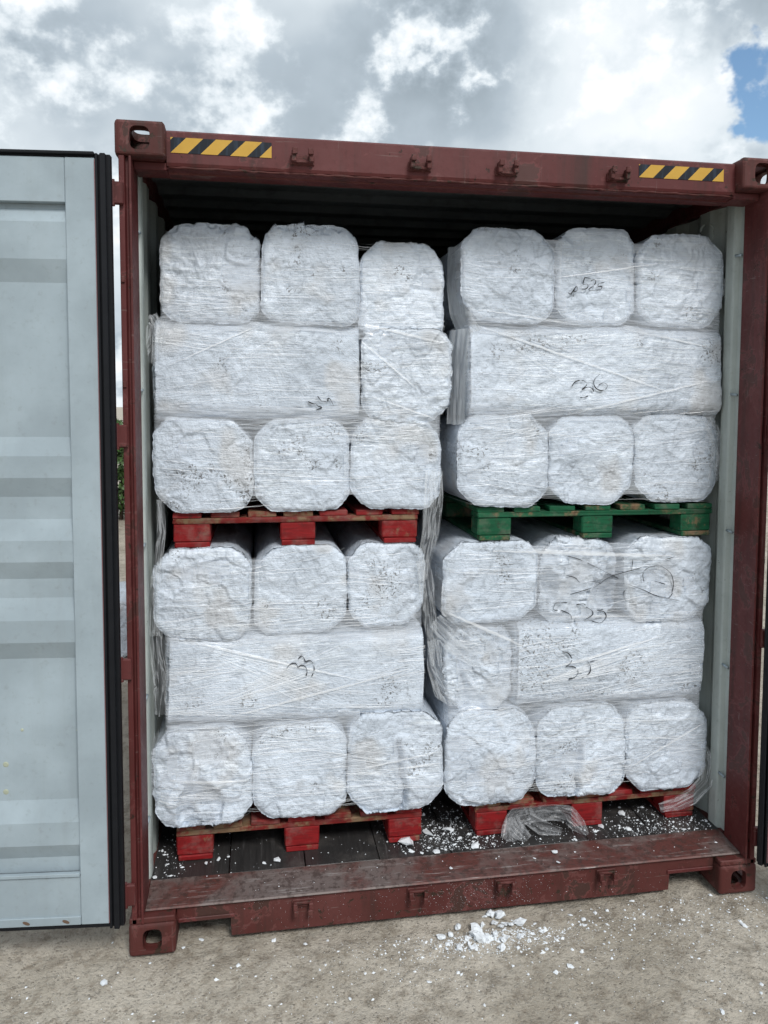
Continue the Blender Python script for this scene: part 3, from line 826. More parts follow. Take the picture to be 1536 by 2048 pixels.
pallet(1.334, 2.332, 0.292, 0.1660, P_RED, P_REDW, 'bright red wooden pallet on the container floor, on the right with crumpled film by it', 2, front_wood=(0, 2), skew=rad(0.8))
pallet(0.140, 1.092, 0.285, 1.408, P_RED, P_REDW, 'red wooden pallet on top of the lower left foam bales', 3, h=0.136, front_wood=(1, 2, 3))
pallet(1.338, 2.368, 0.280, 1.408, P_GREEN, P_GREEN, 'green painted wooden pallet with scuffed blocks', 4, h=0.138)

# ------------------------------------------------------------------ foam bales
RES = 0.004
DX, DZ = int(2.44/RES), int(2.9/RES)
DEPTH = {k: np.full((DX, DZ), 9.0) for k in ('UL', 'UR', 'LL', 'LR')}

def bale_mesh(half, L, N, segs, seed, ks, cap_amp, side_amp, graded=True, gouge=None, rag=0.0, split=None):
    """octagonal block: half=(s,t) half sizes of the section, axis w from 0 to L. Returns verts in (s,t,w) and quads"""
    g = np.linspace(-1, 1, N+1)
    U, V = np.meshgrid(g, g, indexing='ij')
    u, v = U.ravel(), V.ravel()
    m_ = np.maximum(np.abs(u), np.abs(v))
    k = np.where(u < 0, np.where(v < 0, ks[0], ks[1]), np.where(v < 0, ks[2], ks[3]))
    au, av = np.abs(u), np.abs(v)
    pw = 26.0
    nn = ((au+1e-9)**pw+(av+1e-9)**pw+((au+av)/k+1e-9)**pw)**(1/pw)
    sc = m_/np.maximum(nn, 1e-6)
    su, sv = u*sc, v*sc
    rs = random.Random(seed*11+5)
    sk = [rs.uniform(-1, 1) for _ in range(4)]
    qo = np.stack([su*0.9, sv*0.9, np.full_like(su, seed*1.7)], 1)      # each block pressed a little out of true
    bl_ = 1+0.018*fbm(qo, 1.4, 2, seed+70)*m_
    su, sv = (su*(1+0.035*sk[0]*sv)+0.020*sk[1]*sv)*bl_, (sv*(1+0.035*sk[2]*su)+0.020*sk[3]*su)*bl_
    capv = np.stack([su*half[0], sv*half[1], np.zeros_like(u)], 1)
    # rim indices in order
    idx = np.arange((N+1)**2).reshape(N+1, N+1)
    rim = np.concatenate([idx[:-1, 0], idx[-1, :-1], idx[:0:-1, -1], idx[0, :0:-1]])
    nr = len(rim)
    tpar = np.linspace(0, 1, segs+1)[1:]
    if graded: tpar = tpar**1.9
    rimp = capv[rim]
    rad_n = rimp.copy(); rad_n[:, 0] /= half[0]; rad_n[:, 1] /= half[1]; rad_n[:, 2] = 0
    rad_n /= np.linalg.norm(rad_n, axis=1)[:, None]
    rings = np.concatenate([rimp+np.array([0, 0, L*t_]) for t_ in tpar])
    ring_n = np.tile(rad_n, (segs, 1))
    cap_n = np.zeros_like(capv); cap_n[:, 2] = -1
    cap_n[rim] = cap_n[rim]*0.6+rad_n*0.8
    # end cap mirrored
    cap2 = capv+np.array([0, 0, L]); cap2_n = np.zeros_like(capv); cap2_n[:, 2] = 1
    # round the front rim
    edge = np.clip((m_-0.90)/0.10, 0, 1)
    capv[:, 2] += 0.011*edge**2.2
    verts = np.concatenate([capv, rings]); norm = np.concatenate([cap_n, ring_n])
    is_cap = np.concatenate([np.ones(len(capv)), np.zeros(len(rings))])
    off = np.array([seed*3.17, seed*1.31, seed*5.77])
    p = verts+off
    low = fbm(p, 4.5, 3, seed)
    chunkd, chunke, rid = worley(p+0.02*np.stack([fbm(p, 18, 2, seed+3), fbm(p, 18, 2, seed+4), fbm(p, 18, 2, seed+5)], 1), 11.0, seed)
    c2, e2, r2 = worley(p, 31.0, seed+50)
    rough = fbm(p, 42.0, 4, seed+9, 0.62)
    ridge = 1-np.abs(fbm(p, 15.0, 3, seed+21))*2
    capd = cap_amp*(0.75*low+0.62*(rid-0.5)*np.clip(chunke*11, 0, 1)+0.26*(r2-0.5)*np.clip(e2*7, 0, 1)+0.19*rough+0.14*ridge)
    sid = side_amp*(0.8*low+0.4*rough+0.35*(r2-0.5)*np.clip(e2*4, 0, 1))
    disp = np.where(is_cap > 0, capd, sid)
    rimm = np.zeros(len(verts), bool); rimm[rim] = True
    disp[rimm] = 0.60*capd[rimm]+0.2*sid[rimm]
    # torn, uneven rim line
    verts = verts+norm*disp[:, None]
    jag = 0.35*cap_amp*fbm(p, 30.0, 4, seed+31, 0.65)
    inner = np.clip((m_-0.8)/0.2, 0, 1)
    verts[:len(capv), :2] += (np.stack([su, sv], 1)*(jag[:len(capv)]*inner)[:, None])
    jr = np.tile(jag[:len(capv)][rim], segs)*np.exp(-np.repeat(L*tpar, nr)/0.05)   # the sides follow the torn rim
    verts[len(capv):, :2] += np.tile(np.stack([su, sv], 1)[rim], (segs, 1))*jr[:, None]
    if rag:                                   # broken-off upper edge
        up_ = np.clip(sv*1.6-0.5, 0, 1)*inner
        rg = rag*(0.5*fbm(p, 9.0, 3, seed+90, 0.6)+0.6*(worley(p[:, [0, 1, 2]]*np.array([1, 1, 0.3]), 24.0, seed+91)[2]-0.6))[:len(capv)]
        verts[:len(capv), 1] += up_*rg
        verts[:len(capv), 2] += up_*np.abs(rg)*0.8
    if split:                                 # a crack running down the face
        s0, t1, dep_, wid = split
        dd = (verts[:len(capv), 0]-s0-0.035*fbm(p[:len(capv)]*np.array([0, 1, 0])+seed, 9.0, 3, seed+95))/wid
        verts[:len(capv), 2] += dep_*np.exp(-dd**2)*np.clip((t1-verts[:len(capv), 1])/0.05, 0, 1)+0.35*dep_*np.where(dd < 0, 1, 0)*np.clip((t1-verts[:len(capv), 1])/0.08, 0, 1)
    # chunks broken out of the face
    if gouge:
        for (gu, gv, gr, gd) in gouge:
            q = np.hypot((verts[:len(capv), 0]-gu), (verts[:len(capv), 1]-gv)) + 0.05*fbm(p[:len(capv)], 12.0, 3, seed+77)
            s_ = np.clip((gr-q)/0.020, 0, 1); s_ = s_*s_*(3-2*s_)
            verts[:len(capv), 2] += gd*s_
    q = []
    a = idx[:-1, :-1].ravel(); b = idx[1:, :-1].ravel(); c = idx[1:, 1:].ravel(); d_ = idx[:-1, 1:].ravel()
    quads = [np.stack([a, d_, c, b], 1)]
    base = len(capv); prev = rim
    for s_ in range(segs):
        cur = base+s_*nr+np.arange(nr)
        quads.append(np.stack([prev, np.roll(prev, -1), np.roll(cur, -1), cur], 1)); prev = cur
    # far end: its own grid
    b2 = len(verts)
    cap2 = cap2+cap2_n*(0.6*cap_amp*(fbm(cap2+off, 9.0, 4, seed+5)))[:, None]
    verts = np.concatenate([verts, cap2])
    quads.append(np.stack([a, b, c, d_], 1)+b2)
    ring_last = prev; rim2 = rim+b2
    quads.append(np.stack([ring_last, np.roll(ring_last, -1), np.roll(rim2, -1), rim2], 1))
    # stains: overall tone with bruised seams, yellowish patches, dirt clusters, how tightly the film clings
    p = verts+off
    tone = 0.62+0.30*fbm(p, 5.0, 3, seed+60)
    w1, we1, wr1 = worley(p+0.012*np.stack([fbm(p, 30, 2, seed+61)]*3, 1), 17.0, seed+62)
    crk = np.clip(1-we1/0.10, 0, 1)*np.clip(fbm(p, 7.0, 3, seed+63)*3+0.3, 0, 1)
    tone = np.clip(tone+0.22*(wr1-0.5)-0.45*crk+0.10*fbm(p, 60.0, 2, seed+66), 0, 1)
    warm = np.clip(fbm(p, 6.0, 3, seed+64)*1.6-0.38, 0, 0.42)
    dcl = fbm(p, 6.5, 3, seed+65)
    wrap = np.clip(fbm(p, 3.2, 2, seed+67)*2.2+0.65, 0, 1)
    return verts, np.concatenate(quads), dict(tone=tone, warm=warm, dirt=dcl, wrap=wrap)

BALES = {}
def bale(key, stack, box, y, axis, label, mat_, seed, ks=None, cap=0.015, side=0.008, tilt=0.0, depth=1.08, gouge=None, front=True, cat='foam bale', rag=0.012, split=None):
    x0, x1, z0, z1 = box
    rng = random.Random(seed*7+1)
    ks = ks or [rng.uniform(1.58, 1.72) for _ in range(4)]
    if axis == 'y':
        half = ((x1-x0)/2, (z1-z0)/2)
        V, Q, AT = bale_mesh(half, depth, 76, 16, seed, ks, cap, side, True, gouge, rag, split)
        P = np.stack([V[:, 0], V[:, 2], V[:, 1]], 1)
        org = np.array([(x0+x1)/2, y, (z0+z1)/2])
        Q = Q[:, ::-1]
    else:
        hd = depth/2
        half = (hd, (z1-z0)/2)
        V, Q, AT = bale_mesh(half, x1-x0, 52, int((x1-x0)/0.0062), seed, ks, cap, side, False, gouge)
        P = np.stack([V[:, 2]-(x1-x0)/2, V[:, 0], V[:, 1]], 1)
        org = np.array([(x0+x1)/2, y+hd, (z0+z1)/2])
    if tilt:
        c, s_ = math.cos(tilt), math.sin(tilt)
        P = np.stack([P[:, 0]*c-P[:, 2]*s_, P[:, 1], P[:, 0]*s_+P[:, 2]*c], 1)
    base = org-np.array([0, 0, (z1-z0)/2])
    P = P+np.array([0, 0, (z1-z0)/2])
    me = np_mesh('foam_bale', P, Q[:, ::-1], mat_)
    k_ = 0.02 if mat_ is FOAM_DIRTY else 0.24 if mat_ is FOAM else 0.34
    AT['dirt'] = np.clip((AT['dirt']-k_)*6, 0, 0.85)
    for an, av in AT.items():
        a_ = me.attributes.new(an, 'FLOAT', 'POINT'); a_.data.foreach_set('value', av.astype(np.float32))
    o = link('foam_bale', me, None, base)
    tag(o, label, cat, 'white foam bales stacked on the pallets')
    if front and stack:
        Wv = P+base
        D = DEPTH[stack]
        ix = np.clip((Wv[:, 0]/RES).astype(int), 1, DX-2); iz = np.clip((Wv[:, 2]/RES).astype(int), 1, DZ-2)
        for dx in (-1, 0, 1):
            for dz in (-1, 0, 1): np.minimum.at(D, (ix+dx, iz+dz), Wv[:, 1])
    return o

up_l = 'on the red pallet, upper left stack'
bale('A1', 'UL', (0.106, 0.476, 2.262, 2.630), 0.270, 'y', 'ragged-topped white foam bale in the top left corner of the load', FOAM, 11, cap=0.020, rag=0.050, ks=[1.74, 1.62, 1.74, 1.62])
bale('A2', 'UL', (0.480, 0.850, 2.262, 2.634), 0.255, 'y', 'upright white foam bale with broken rough top, second from left in the top row', FOAM, 12,  rag=0.050,ks=[1.78, 1.72, 1.78, 1.7])
bale('A3', 'UL', (0.854, 1.192, 2.214, 2.590), 0.280, 'y', 'smoother greyish foam bale with sloping top, third from left in the top row', FOAM_SIDE, 13, cap=0.018, rag=0.025, ks=[1.8, 1.62, 1.7, 1.6], tilt=rad(-1.0))
bale('B1', 'UL', (0.080, 0.852, 1.902, 2.272), 0.262, 'x', 'long white foam bale lying crosswise in the upper left stack, marked 34', FOAM_SIDE, 64, side=0.013, depth=0.44, ks=[1.82]*4)
bale('B2', 'UL', (0.860, 1.216, 1.886, 2.256), 0.258, 'y', 'white foam bale with crumbled right edge beside the long bale marked 34', FOAM, 15, cap=0.020)
bale('C1', 'UL', (0.076, 0.444, 1.545, 1.905), 0.262, 'y', 'dark-speckled eight-sided foam bale at the left end above the red pallet', FOAM_DIRTY, 16)
bale('C2', 'UL', (0.449, 0.815, 1.545, 1.905), 0.270, 'y', 'eight-sided white foam bale in the middle above the upper red pallet', FOAM, 17)
bale('C3', 'UL', (0.819, 1.182, 1.545, 1.912), 0.262, 'y', 'white foam bale at the right end above the upper red pallet, film hanging below', FOAM, 18, cap=0.018)
bale('D1', 'UR', (1.254, 1.640, 2.286, 2.654), 0.260, 'y', 'stained white foam bale in the top row, just right of the gap between stacks', FOAM, 21)
bale('D2', 'UR', (1.648, 1.990, 2.286, 2.672), 0.275, 'y', 'white foam bale in the top row marked 525', FOAM_SIDE, 22, cap=0.016)
bale('D3', 'UR', (1.993, 2.378, 2.284, 2.660), 0.265, 'y', 'white foam bale in the top right corner of the load', FOAM_SIDE, 23, cap=0.018, ks=[1.72, 1.62, 1.6, 1.62])
bale('E', 'UR', (1.285, 2.372, 1.912, 2.288), 0.252, 'x', 'long white foam bale lying crosswise in the upper right stack, marked 36', FOAM_SIDE, 24, side=0.013, depth=0.44, ks=[1.82]*4)
bale('F1', 'UR', (1.246, 1.628, 1.546, 1.922), 0.260, 'y', 'white foam bale at the left end above the green pallet', FOAM, 25)
bale('F2', 'UR', (1.632, 2.002, 1.550, 1.916), 0.270, 'y', 'white foam bale in the middle above the green pallet', FOAM_SIDE, 26)
bale('F3', 'UR', (2.006, 2.384, 1.553, 1.924), 0.278, 'y', 'white foam bale with torn film at the right end above the green pallet', FOAM, 27)
bale('G1', 'LL', (0.070, 0.433, 1.047, 1.409), 0.270, 'y', 'lumpy white foam bale under the left block of the upper red pallet', FOAM, 31, cap=0.020)
bale('G2', 'LL', (0.443, 0.806, 1.057, 1.409), 0.280, 'y', 'eight-sided white foam bale under the middle block of the upper red pallet', FOAM, 32)
bale('G3', 'LL', (0.812, 1.120, 1.072, 1.408), 0.290, 'y', 'dirt-flecked foam bale under the right block of the upper red pallet', FOAM_DIRTY, 33, cap=0.014)
bale('H', 'LL', (0.112, 1.114, 0.708, 1.070), 0.268, 'x', 'long tilted foam bale lying crosswise in the lower left stack, marked 33', FOAM_SIDE, 34, side=0.010, depth=0.44, ks=[1.84]*4, tilt=rad(-1.7))
bale('I1', 'LL', (0.060, 0.432, 0.330, 0.712), 0.245, 'y', 'white foam bale with broken lower face on the bottom row, far left', FOAM, 35, cap=0.026, gouge=[(-0.02, -0.12, 0.10, 0.030)])
bale('I2', 'LL', (0.436, 0.804, 0.326, 0.704), 0.255, 'y', 'white foam bale on the bottom row, second from the left', FOAM, 36)
bale('I3', 'LL', (0.810, 1.196, 0.322, 0.730), 0.250, 'y', 'split white foam bale on the bottom row, third from the left', FOAM, 37, cap=0.020, split=(0.018, 0.10, 0.035, 0.008))
bale('J1', 'LR', (1.192, 1.596, 1.072, 1.408), 0.272, 'y', 'rounded white foam bale under the left block of the green pallet', FOAM, 41)
bale('J2', 'LR', (1.612, 1.946, 1.062, 1.408), 0.292, 'y', 'smashed foam bale with a hollow face above the scrawled 535', FOAM, 42, cap=0.038, gouge=[(-0.13, -0.02, 0.055, 0.07), (0.12, -0.06, 0.075, 0.06)])
bale('J3', 'LR', (1.974, 2.364, 1.046, 1.408), 0.270, 'y', 'foam bale scribbled with black marker under the right block of the green pallet', FOAM_SIDE, 43, cap=0.020, ks=[1.7, 1.62, 1.6, 1.7])
bale('K1', 'LR', (1.205, 1.488, 0.712, 1.052), 0.280, 'y', 'crumbling foam bale end left of the long bale marked 35', FOAM, 44, cap=0.032, split=(-0.06, 0.2, 0.020, 0.010))
bale('K2', 'LR', (1.500, 2.332, 0.706, 1.062), 0.258, 'x', 'long cracked foam bale lying crosswise in the lower right stack, marked 35', FOAM_DIRTY, 45, side=0.015, depth=0.44, ks=[1.82]*4, tilt=rad(-0.8))
bale('L1', 'LR', (1.206, 1.590, 0.316, 0.722), 0.250, 'y', 'rounded crumbly foam bale on the bottom row, third from the right wall', FOAM, 46, cap=0.022)
bale('L2', 'LR', (1.594, 1.986, 0.322, 0.712), 0.250, 'y', 'foam bale with a step broken in its face on the bottom row, second from right', FOAM, 47, cap=0.022, split=(-0.015, 0.05, 0.030, 0.007))
bale('L3', 'LR', (1.992, 2.366, 0.314, 0.698), 0.260, 'y', 'white foam bale on the bottom row beside the right wall, film trailing from it', FOAM, 48, cap=0.020)

# ------------------------------------------------------------------ stretch film round each stack
def hull_low(xs, ys):
    """lower convex hull of y(x): where taut film would lie, y towards the camera is smaller"""
    st = []
    for i in range(len(xs)):
        while len(st) >= 2:
            a, b = st[-2], st[-1]
            if (ys[b]-ys[a])*(xs[i]-xs[a]) >= (ys[i]-ys[a])*(xs[b]-xs[a]): st.pop()
            else: break
        st.append(i)
    return np.interp(xs, xs[st], ys[st])
def shift_min(D, rx, rz, fn):
    out = D.copy()
    for k in range(1, rx+1):
        out[k:, :] = fn(out[k:, :], D[:-k, :]); out[:-k, :] = fn(out[:-k, :], D[k:, :])
    D2 = out.copy()
    for k in range(1, rz+1):
        out[:, k:] = fn(out[:, k:], D2[:, :-k]); out[:, :-k] = fn(out[:, :-k], D2[:, k:])
    return out
CLOSED = {}
for k, D in DEPTH.items():
    Dc = np.minimum(D, 0.60)
    e = shift_min(Dc, 13, 13, np.minimum)
    CLOSED[k] = shift_min(e, 13, 13, np.maximum)
def samp(A, x, z):
    return A[np.clip((np.asarray(x)/RES).astype(int), 0, DX-1), np.clip((np.asarray(z)/RES).astype(int), 0, DZ-1)]

def strands(stack, n, x0, x1, z0, z1, seed, fans=(), bands=()):
    rng = random.Random(seed)
    vs_, fs = [], []
    def ribbon(xa, za, xb, zb, wd, sag):
        Ln = math.hypot(xb-xa, zb-za); m_ = max(4, int(Ln/0.014))
        t_ = np.linspace(0, 1, m_+1)
        xs = xa+(xb-xa)*t_; zs = za+(zb-za)*t_+sag*np.sin(math.pi*t_)+0.0016*np.array([rng.uniform(-1, 1) for _ in t_])
        ys = samp(DEPTH[stack], xs, zs); yc = samp(CLOSED[stack], xs, zs)
        if np.mean(ys > 0.6) > 0.35: return
        ys = np.minimum(ys, yc+0.02)
        d_ = xs if abs(xb-xa) > abs(zb-za) else zs
        if d_[0] > d_[-1]: d_ = -d_
        yh = hull_low(d_, ys)-0.0022
        dx, dz = (xb-xa)/Ln, (zb-za)/Ln
        b = len(vs_)
        for i in range(m_+1):
            ww = wd*(0.35+0.65*math.sin(math.pi*min(1, max(0.0, (i+0.3)/(m_+0.6)))))
            vs_.append((xs[i]-dz*-ww/2*-1, yh[i], zs[i]+dx*ww/2)); vs_.append((xs[i]+dz*-ww/2*-1, yh[i]-0.0008, zs[i]-dx*ww/2))
        fs.extend((b+2*i, b+2*i+1, b+2*i+3, b+2*i+2) for i in range(m_))
    rows = {}
    cz = cx = ct = 0.0
    for q_ in range(n):
        if q_ % 9 == 0: cz = rng.uniform(z0, z1); cx = rng.uniform(x0, x1); ct = rng.gauss(0, 0.09); spr = rng.uniform(0.006, 0.035)
        z = min(z1, max(z0, cz+rng.gauss(0, spr))); x = min(x1, max(x0, cx+rng.gauss(0, 0.06))); Ln = min(rng.uniform(0.05, 0.24)*rng.choice((1, 1, 2.0)), x1-x0)
        xa, xb = max(x0, x-Ln/2), min(x1, x+Ln/2)
        sl = ct+0.04*math.sin(7.0*z+seed)+rng.gauss(0, 0.015)
        ribbon(xa, z-sl*(x-xa), xb, z+sl*(xb-x), rng.choice((0.0005, 0.0006, 0.0008, 0.0010, 0.0016)), rng.uniform(-0.002, 0.002))
    for (fx, fz, a0, a1, l0, l1, cnt) in fans:       # creases fanning out of one pulled point
        for _ in range(cnt):
            a = rad(rng.uniform(a0, a1)); s_ = rng.uniform(0.05, 0.32); Ln = rng.uniform(l0, l1)*0.7
            ribbon(fx+math.cos(a)*s_, fz+math.sin(a)*s_, fx+math.cos(a)*(s_+Ln), fz+math.sin(a)*(s_+Ln), rng.choice((0.0006, 0.0008, 0.0010, 0.0014)), rng.uniform(-0.004, 0.004))
    for (xa, za, xb, zb, wd) in bands:               # film pulled into a broad fold
        ribbon(xa, za, xb, zb, wd, 0.0)
        for q_ in range(7):
            o_ = rng.uniform(-0.8, 0.8)*wd; ta, tb = sorted((rng.random(), rng.random()))
            ribbon(xa+(xb-xa)*ta, za+(zb-za)*ta+o_, xa+(xb-xa)*tb, za+(zb-za)*tb+o_*0.6, 0.0014, 0.0)
    return vs_, fs

BANDS = {'UL': [(0.90, 1.99, 1.16, 1.90, 0.006), (0.86, 2.20, 1.08, 2.02, 0.006), (0.14, 2.10, 0.48, 2.26, 0.004), (0.90, 2.26, 1.18, 2.20, 0.010)],
         'UR': [(1.30, 2.28, 2.12, 2.02, 0.009), (1.70, 1.92, 2.30, 2.06, 0.008), (1.95, 2.27, 2.32, 2.20, 0.006), (1.36, 2.33, 1.78, 2.28, 0.007), (1.66, 2.47, 2.10, 2.54, 0.004)],
         'LL': [(0.17, 1.055, 0.86, 0.865, 0.007), (0.30, 0.74, 1.06, 0.90, 0.008), (0.12, 0.52, 0.42, 0.50, 0.012), (0.82, 0.50, 1.16, 0.56, 0.005)],
         'LR': [(1.56, 0.86, 2.14, 0.99, 0.008), (1.40, 1.37, 2.18, 1.33, 0.014), (1.22, 1.12, 1.52, 0.98, 0.012), (1.62, 1.09, 2.02, 1.075, 0.008), (2.02, 0.44, 2.34, 0.60, 0.006)]}
def membrane(stack, x0, x1, z0, z1, seed, skip):
    """film bridging the gaps between bales"""
    rng = np.random.RandomState(seed)
    st = 2
    xs = np.arange(int(x0/RES), int(x1/RES), st); zs = np.arange(int(z0/RES), int(z1/RES), st)
    D = np.minimum(DEPTH[stack], 0.60)
    C = CLOSED[stack]
    # smooth the bridging surface
    S = C.copy()
    for _ in range(6):
        S[1:-1, 1:-1] = (S[1:-1, 1:-1]*2+S[:-2, 1:-1]+S[2:, 1:-1]+S[1:-1, :-2]+S[1:-1, 2:])/6
    hole = (D-C) > 0.010
    H = shift_min(hole.astype(float), 4, 4, np.maximum) > 0.5
    idx = {}; vs_, fs = [], []
    def vid(i, k):
        if (i, k) not in idx:
            idx[(i, k)] = len(vs_)
            vs_.append((i*RES, min(S[i, k], 0.40)-0.003+0.0015*math.sin(k*0.9+i*0.17), k*RES))
        return idx[(i, k)]
    for i in xs[:-1]:
        for k in zs[:-1]:
            if not H[i, k] or C[i, k] > 0.40: continue
            x, z = i*RES, k*RES
            if any(a <= x <= b and c <= z <= d_ for a, b, c, d_ in skip): continue
            fs.append((vid(i, k), vid(i+st, k), vid(i+st, k+st), vid(i, k+st)))
    return vs_, fs

def crumple(mb, path, widths, seed, fold=0.02, across=14, per=0.012, wdir=None, flat=False):
    """a crumpled strip of film along a path"""
    P = [Vector(p) for p in path]
    acc = [0.0]
    for a, b in zip(P[:-1], P[1:]): acc.append(acc[-1]+(b-a).length)
    n = max(6, int(acc[-1]/per)); pts = []; ws = []
    for i in range(n+1):
        s_ = acc[-1]*i/n
        j = max(k for k in range(len(acc)-1) if acc[k] <= s_+1e-9)
        f = (s_-acc[j])/(acc[j+1]-acc[j]); f = f*f*(3-2*f)*0.5+f*0.5
        pts.append(P[j].lerp(P[j+1], f)); ws.append(widths[j]+(widths[j+1]-widths[j])*f)
    V = []
    for i in range(n+1):
        t_ = (pts[min(i+1, n)]-pts[max(i-1, 0)]).normalized()
        sd_ = wdir.normalized() if wdir else t_.cross(Vector((0, -1, 0))).normalized()
        nrm = t_.cross(sd_).normalized()
        for k in range(across+1):
            c = k/across-0.5
            V.append((pts[i]+sd_*(ws[i]*c), nrm, sd_, i, k))
    A = np.array([list(v[0]) for v in V]); q = np.array([[v[3]*0.010, v[4]*0.085*1.3, seed] for v in V])
    f1 = 1-2*np.abs(fbm(q*np.array([0.8, 3.2, 1])+seed, 3.0, 4, seed, 0.6)); f2 = fbm(q, 5.0, 4, seed+3, 0.6); f3 = fbm(q*np.array([2.4, 1.5, 1]), 3.0, 3, seed+8)
    N_ = np.array([list(v[1]) for v in V]); S_ = np.array([list(v[2]) for v in V])
    A = A+N_*(fold*f1)[:, None]+S_*(fold*0.6*f2)[:, None]+np.array([0, 0, 1])*(fold*0.4*f3)[:, None]
    fs = [(i*(across+1)+k, i*(across+1)+k+1, (i+1)*(across+1)+k+1, (i+1)*(across+1)+k) for i in range(n) for k in range(across)]
    rng = random.Random(seed)
    fs = [f for f in fs if not ((f[0] % (across+1) in (0, across-1)) and rng.random() < 0.0)]
    mb.add(A.tolist(), fs)
    mb.strip += [((v[4]/across-0.5)*ws[v[3]]+0.02*seed, acc[-1]*v[3]/n+0.31*seed, 0.0) for v in V]

STACKS = {
 'UL': ('clear stretch film wrapped round the upper left stack of bales', (0.08, 1.21, 1.56, 2.58), [(0.47, 2.268, -150, -30, 0.05, 0.22, 40), (1.05, 1.99, 120, 215, 0.1, 0.35, 70), (0.30, 2.06, 20, 60, 0.05, 0.2, 40)], [(0, 2.4, 2.50, 2.9), (0, 2.4, 1.40, 1.60)]),
 'UR': ('clear stretch film wrapped round the upper right stack of bales', (1.26, 2.38, 1.56, 2.62), [(2.20, 2.28, 180, 330, 0.05, 0.25, 60), (1.34, 2.28, -35, -5, 0.2, 0.5, 40), (2.2, 1.80, 200, 330, 0.05, 0.16, 45)], [(0, 2.4, 1.40, 1.585)]),
 'LL': ('clear stretch film wrapped round the lower left stack of bales', (0.08, 1.18, 0.36, 1.38), [(0.17, 1.05, -30, -14, 0.3, 0.9, 26), (0.2, 0.78, 8, 24, 0.2, 0.6, 60), (1.05, 1.35, 190, 260, 0.05, 0.2, 30)], [(0, 2.4, 0.30, 0.42), (0, 2.4, 1.36, 1.5)]),
 'LR': ('clear stretch film wrapped round the lower right stack of bales', (1.22, 2.36, 0.36, 1.39), [(1.55, 0.80, 6, 20, 0.15, 0.55, 70), (1.45, 1.10, -60, -20, 0.1, 0.35, 45), (2.25, 0.5, 150, 260, 0.05, 0.2, 30)], [(0, 2.4, 0.30, 0.40)]),
}
FILMS = {}
NUMBERS = {'UL': [(0, 9, 'number 34 in thin black marker')], 'UR': [(0, 5, 'number 525 in black marker'), (5, 7, 'small black scrawl before the number 525'), (7, 99, 'number 36 in black marker')],
           'LL': [(0, 9, 'number 33 in black marker, written askew')], 'LR': [(0, 4, 'number 35 in black marker'), (4, 10, 'number 535 in black marker'), (10, 99, 'crossed-out black marker scribble')]}
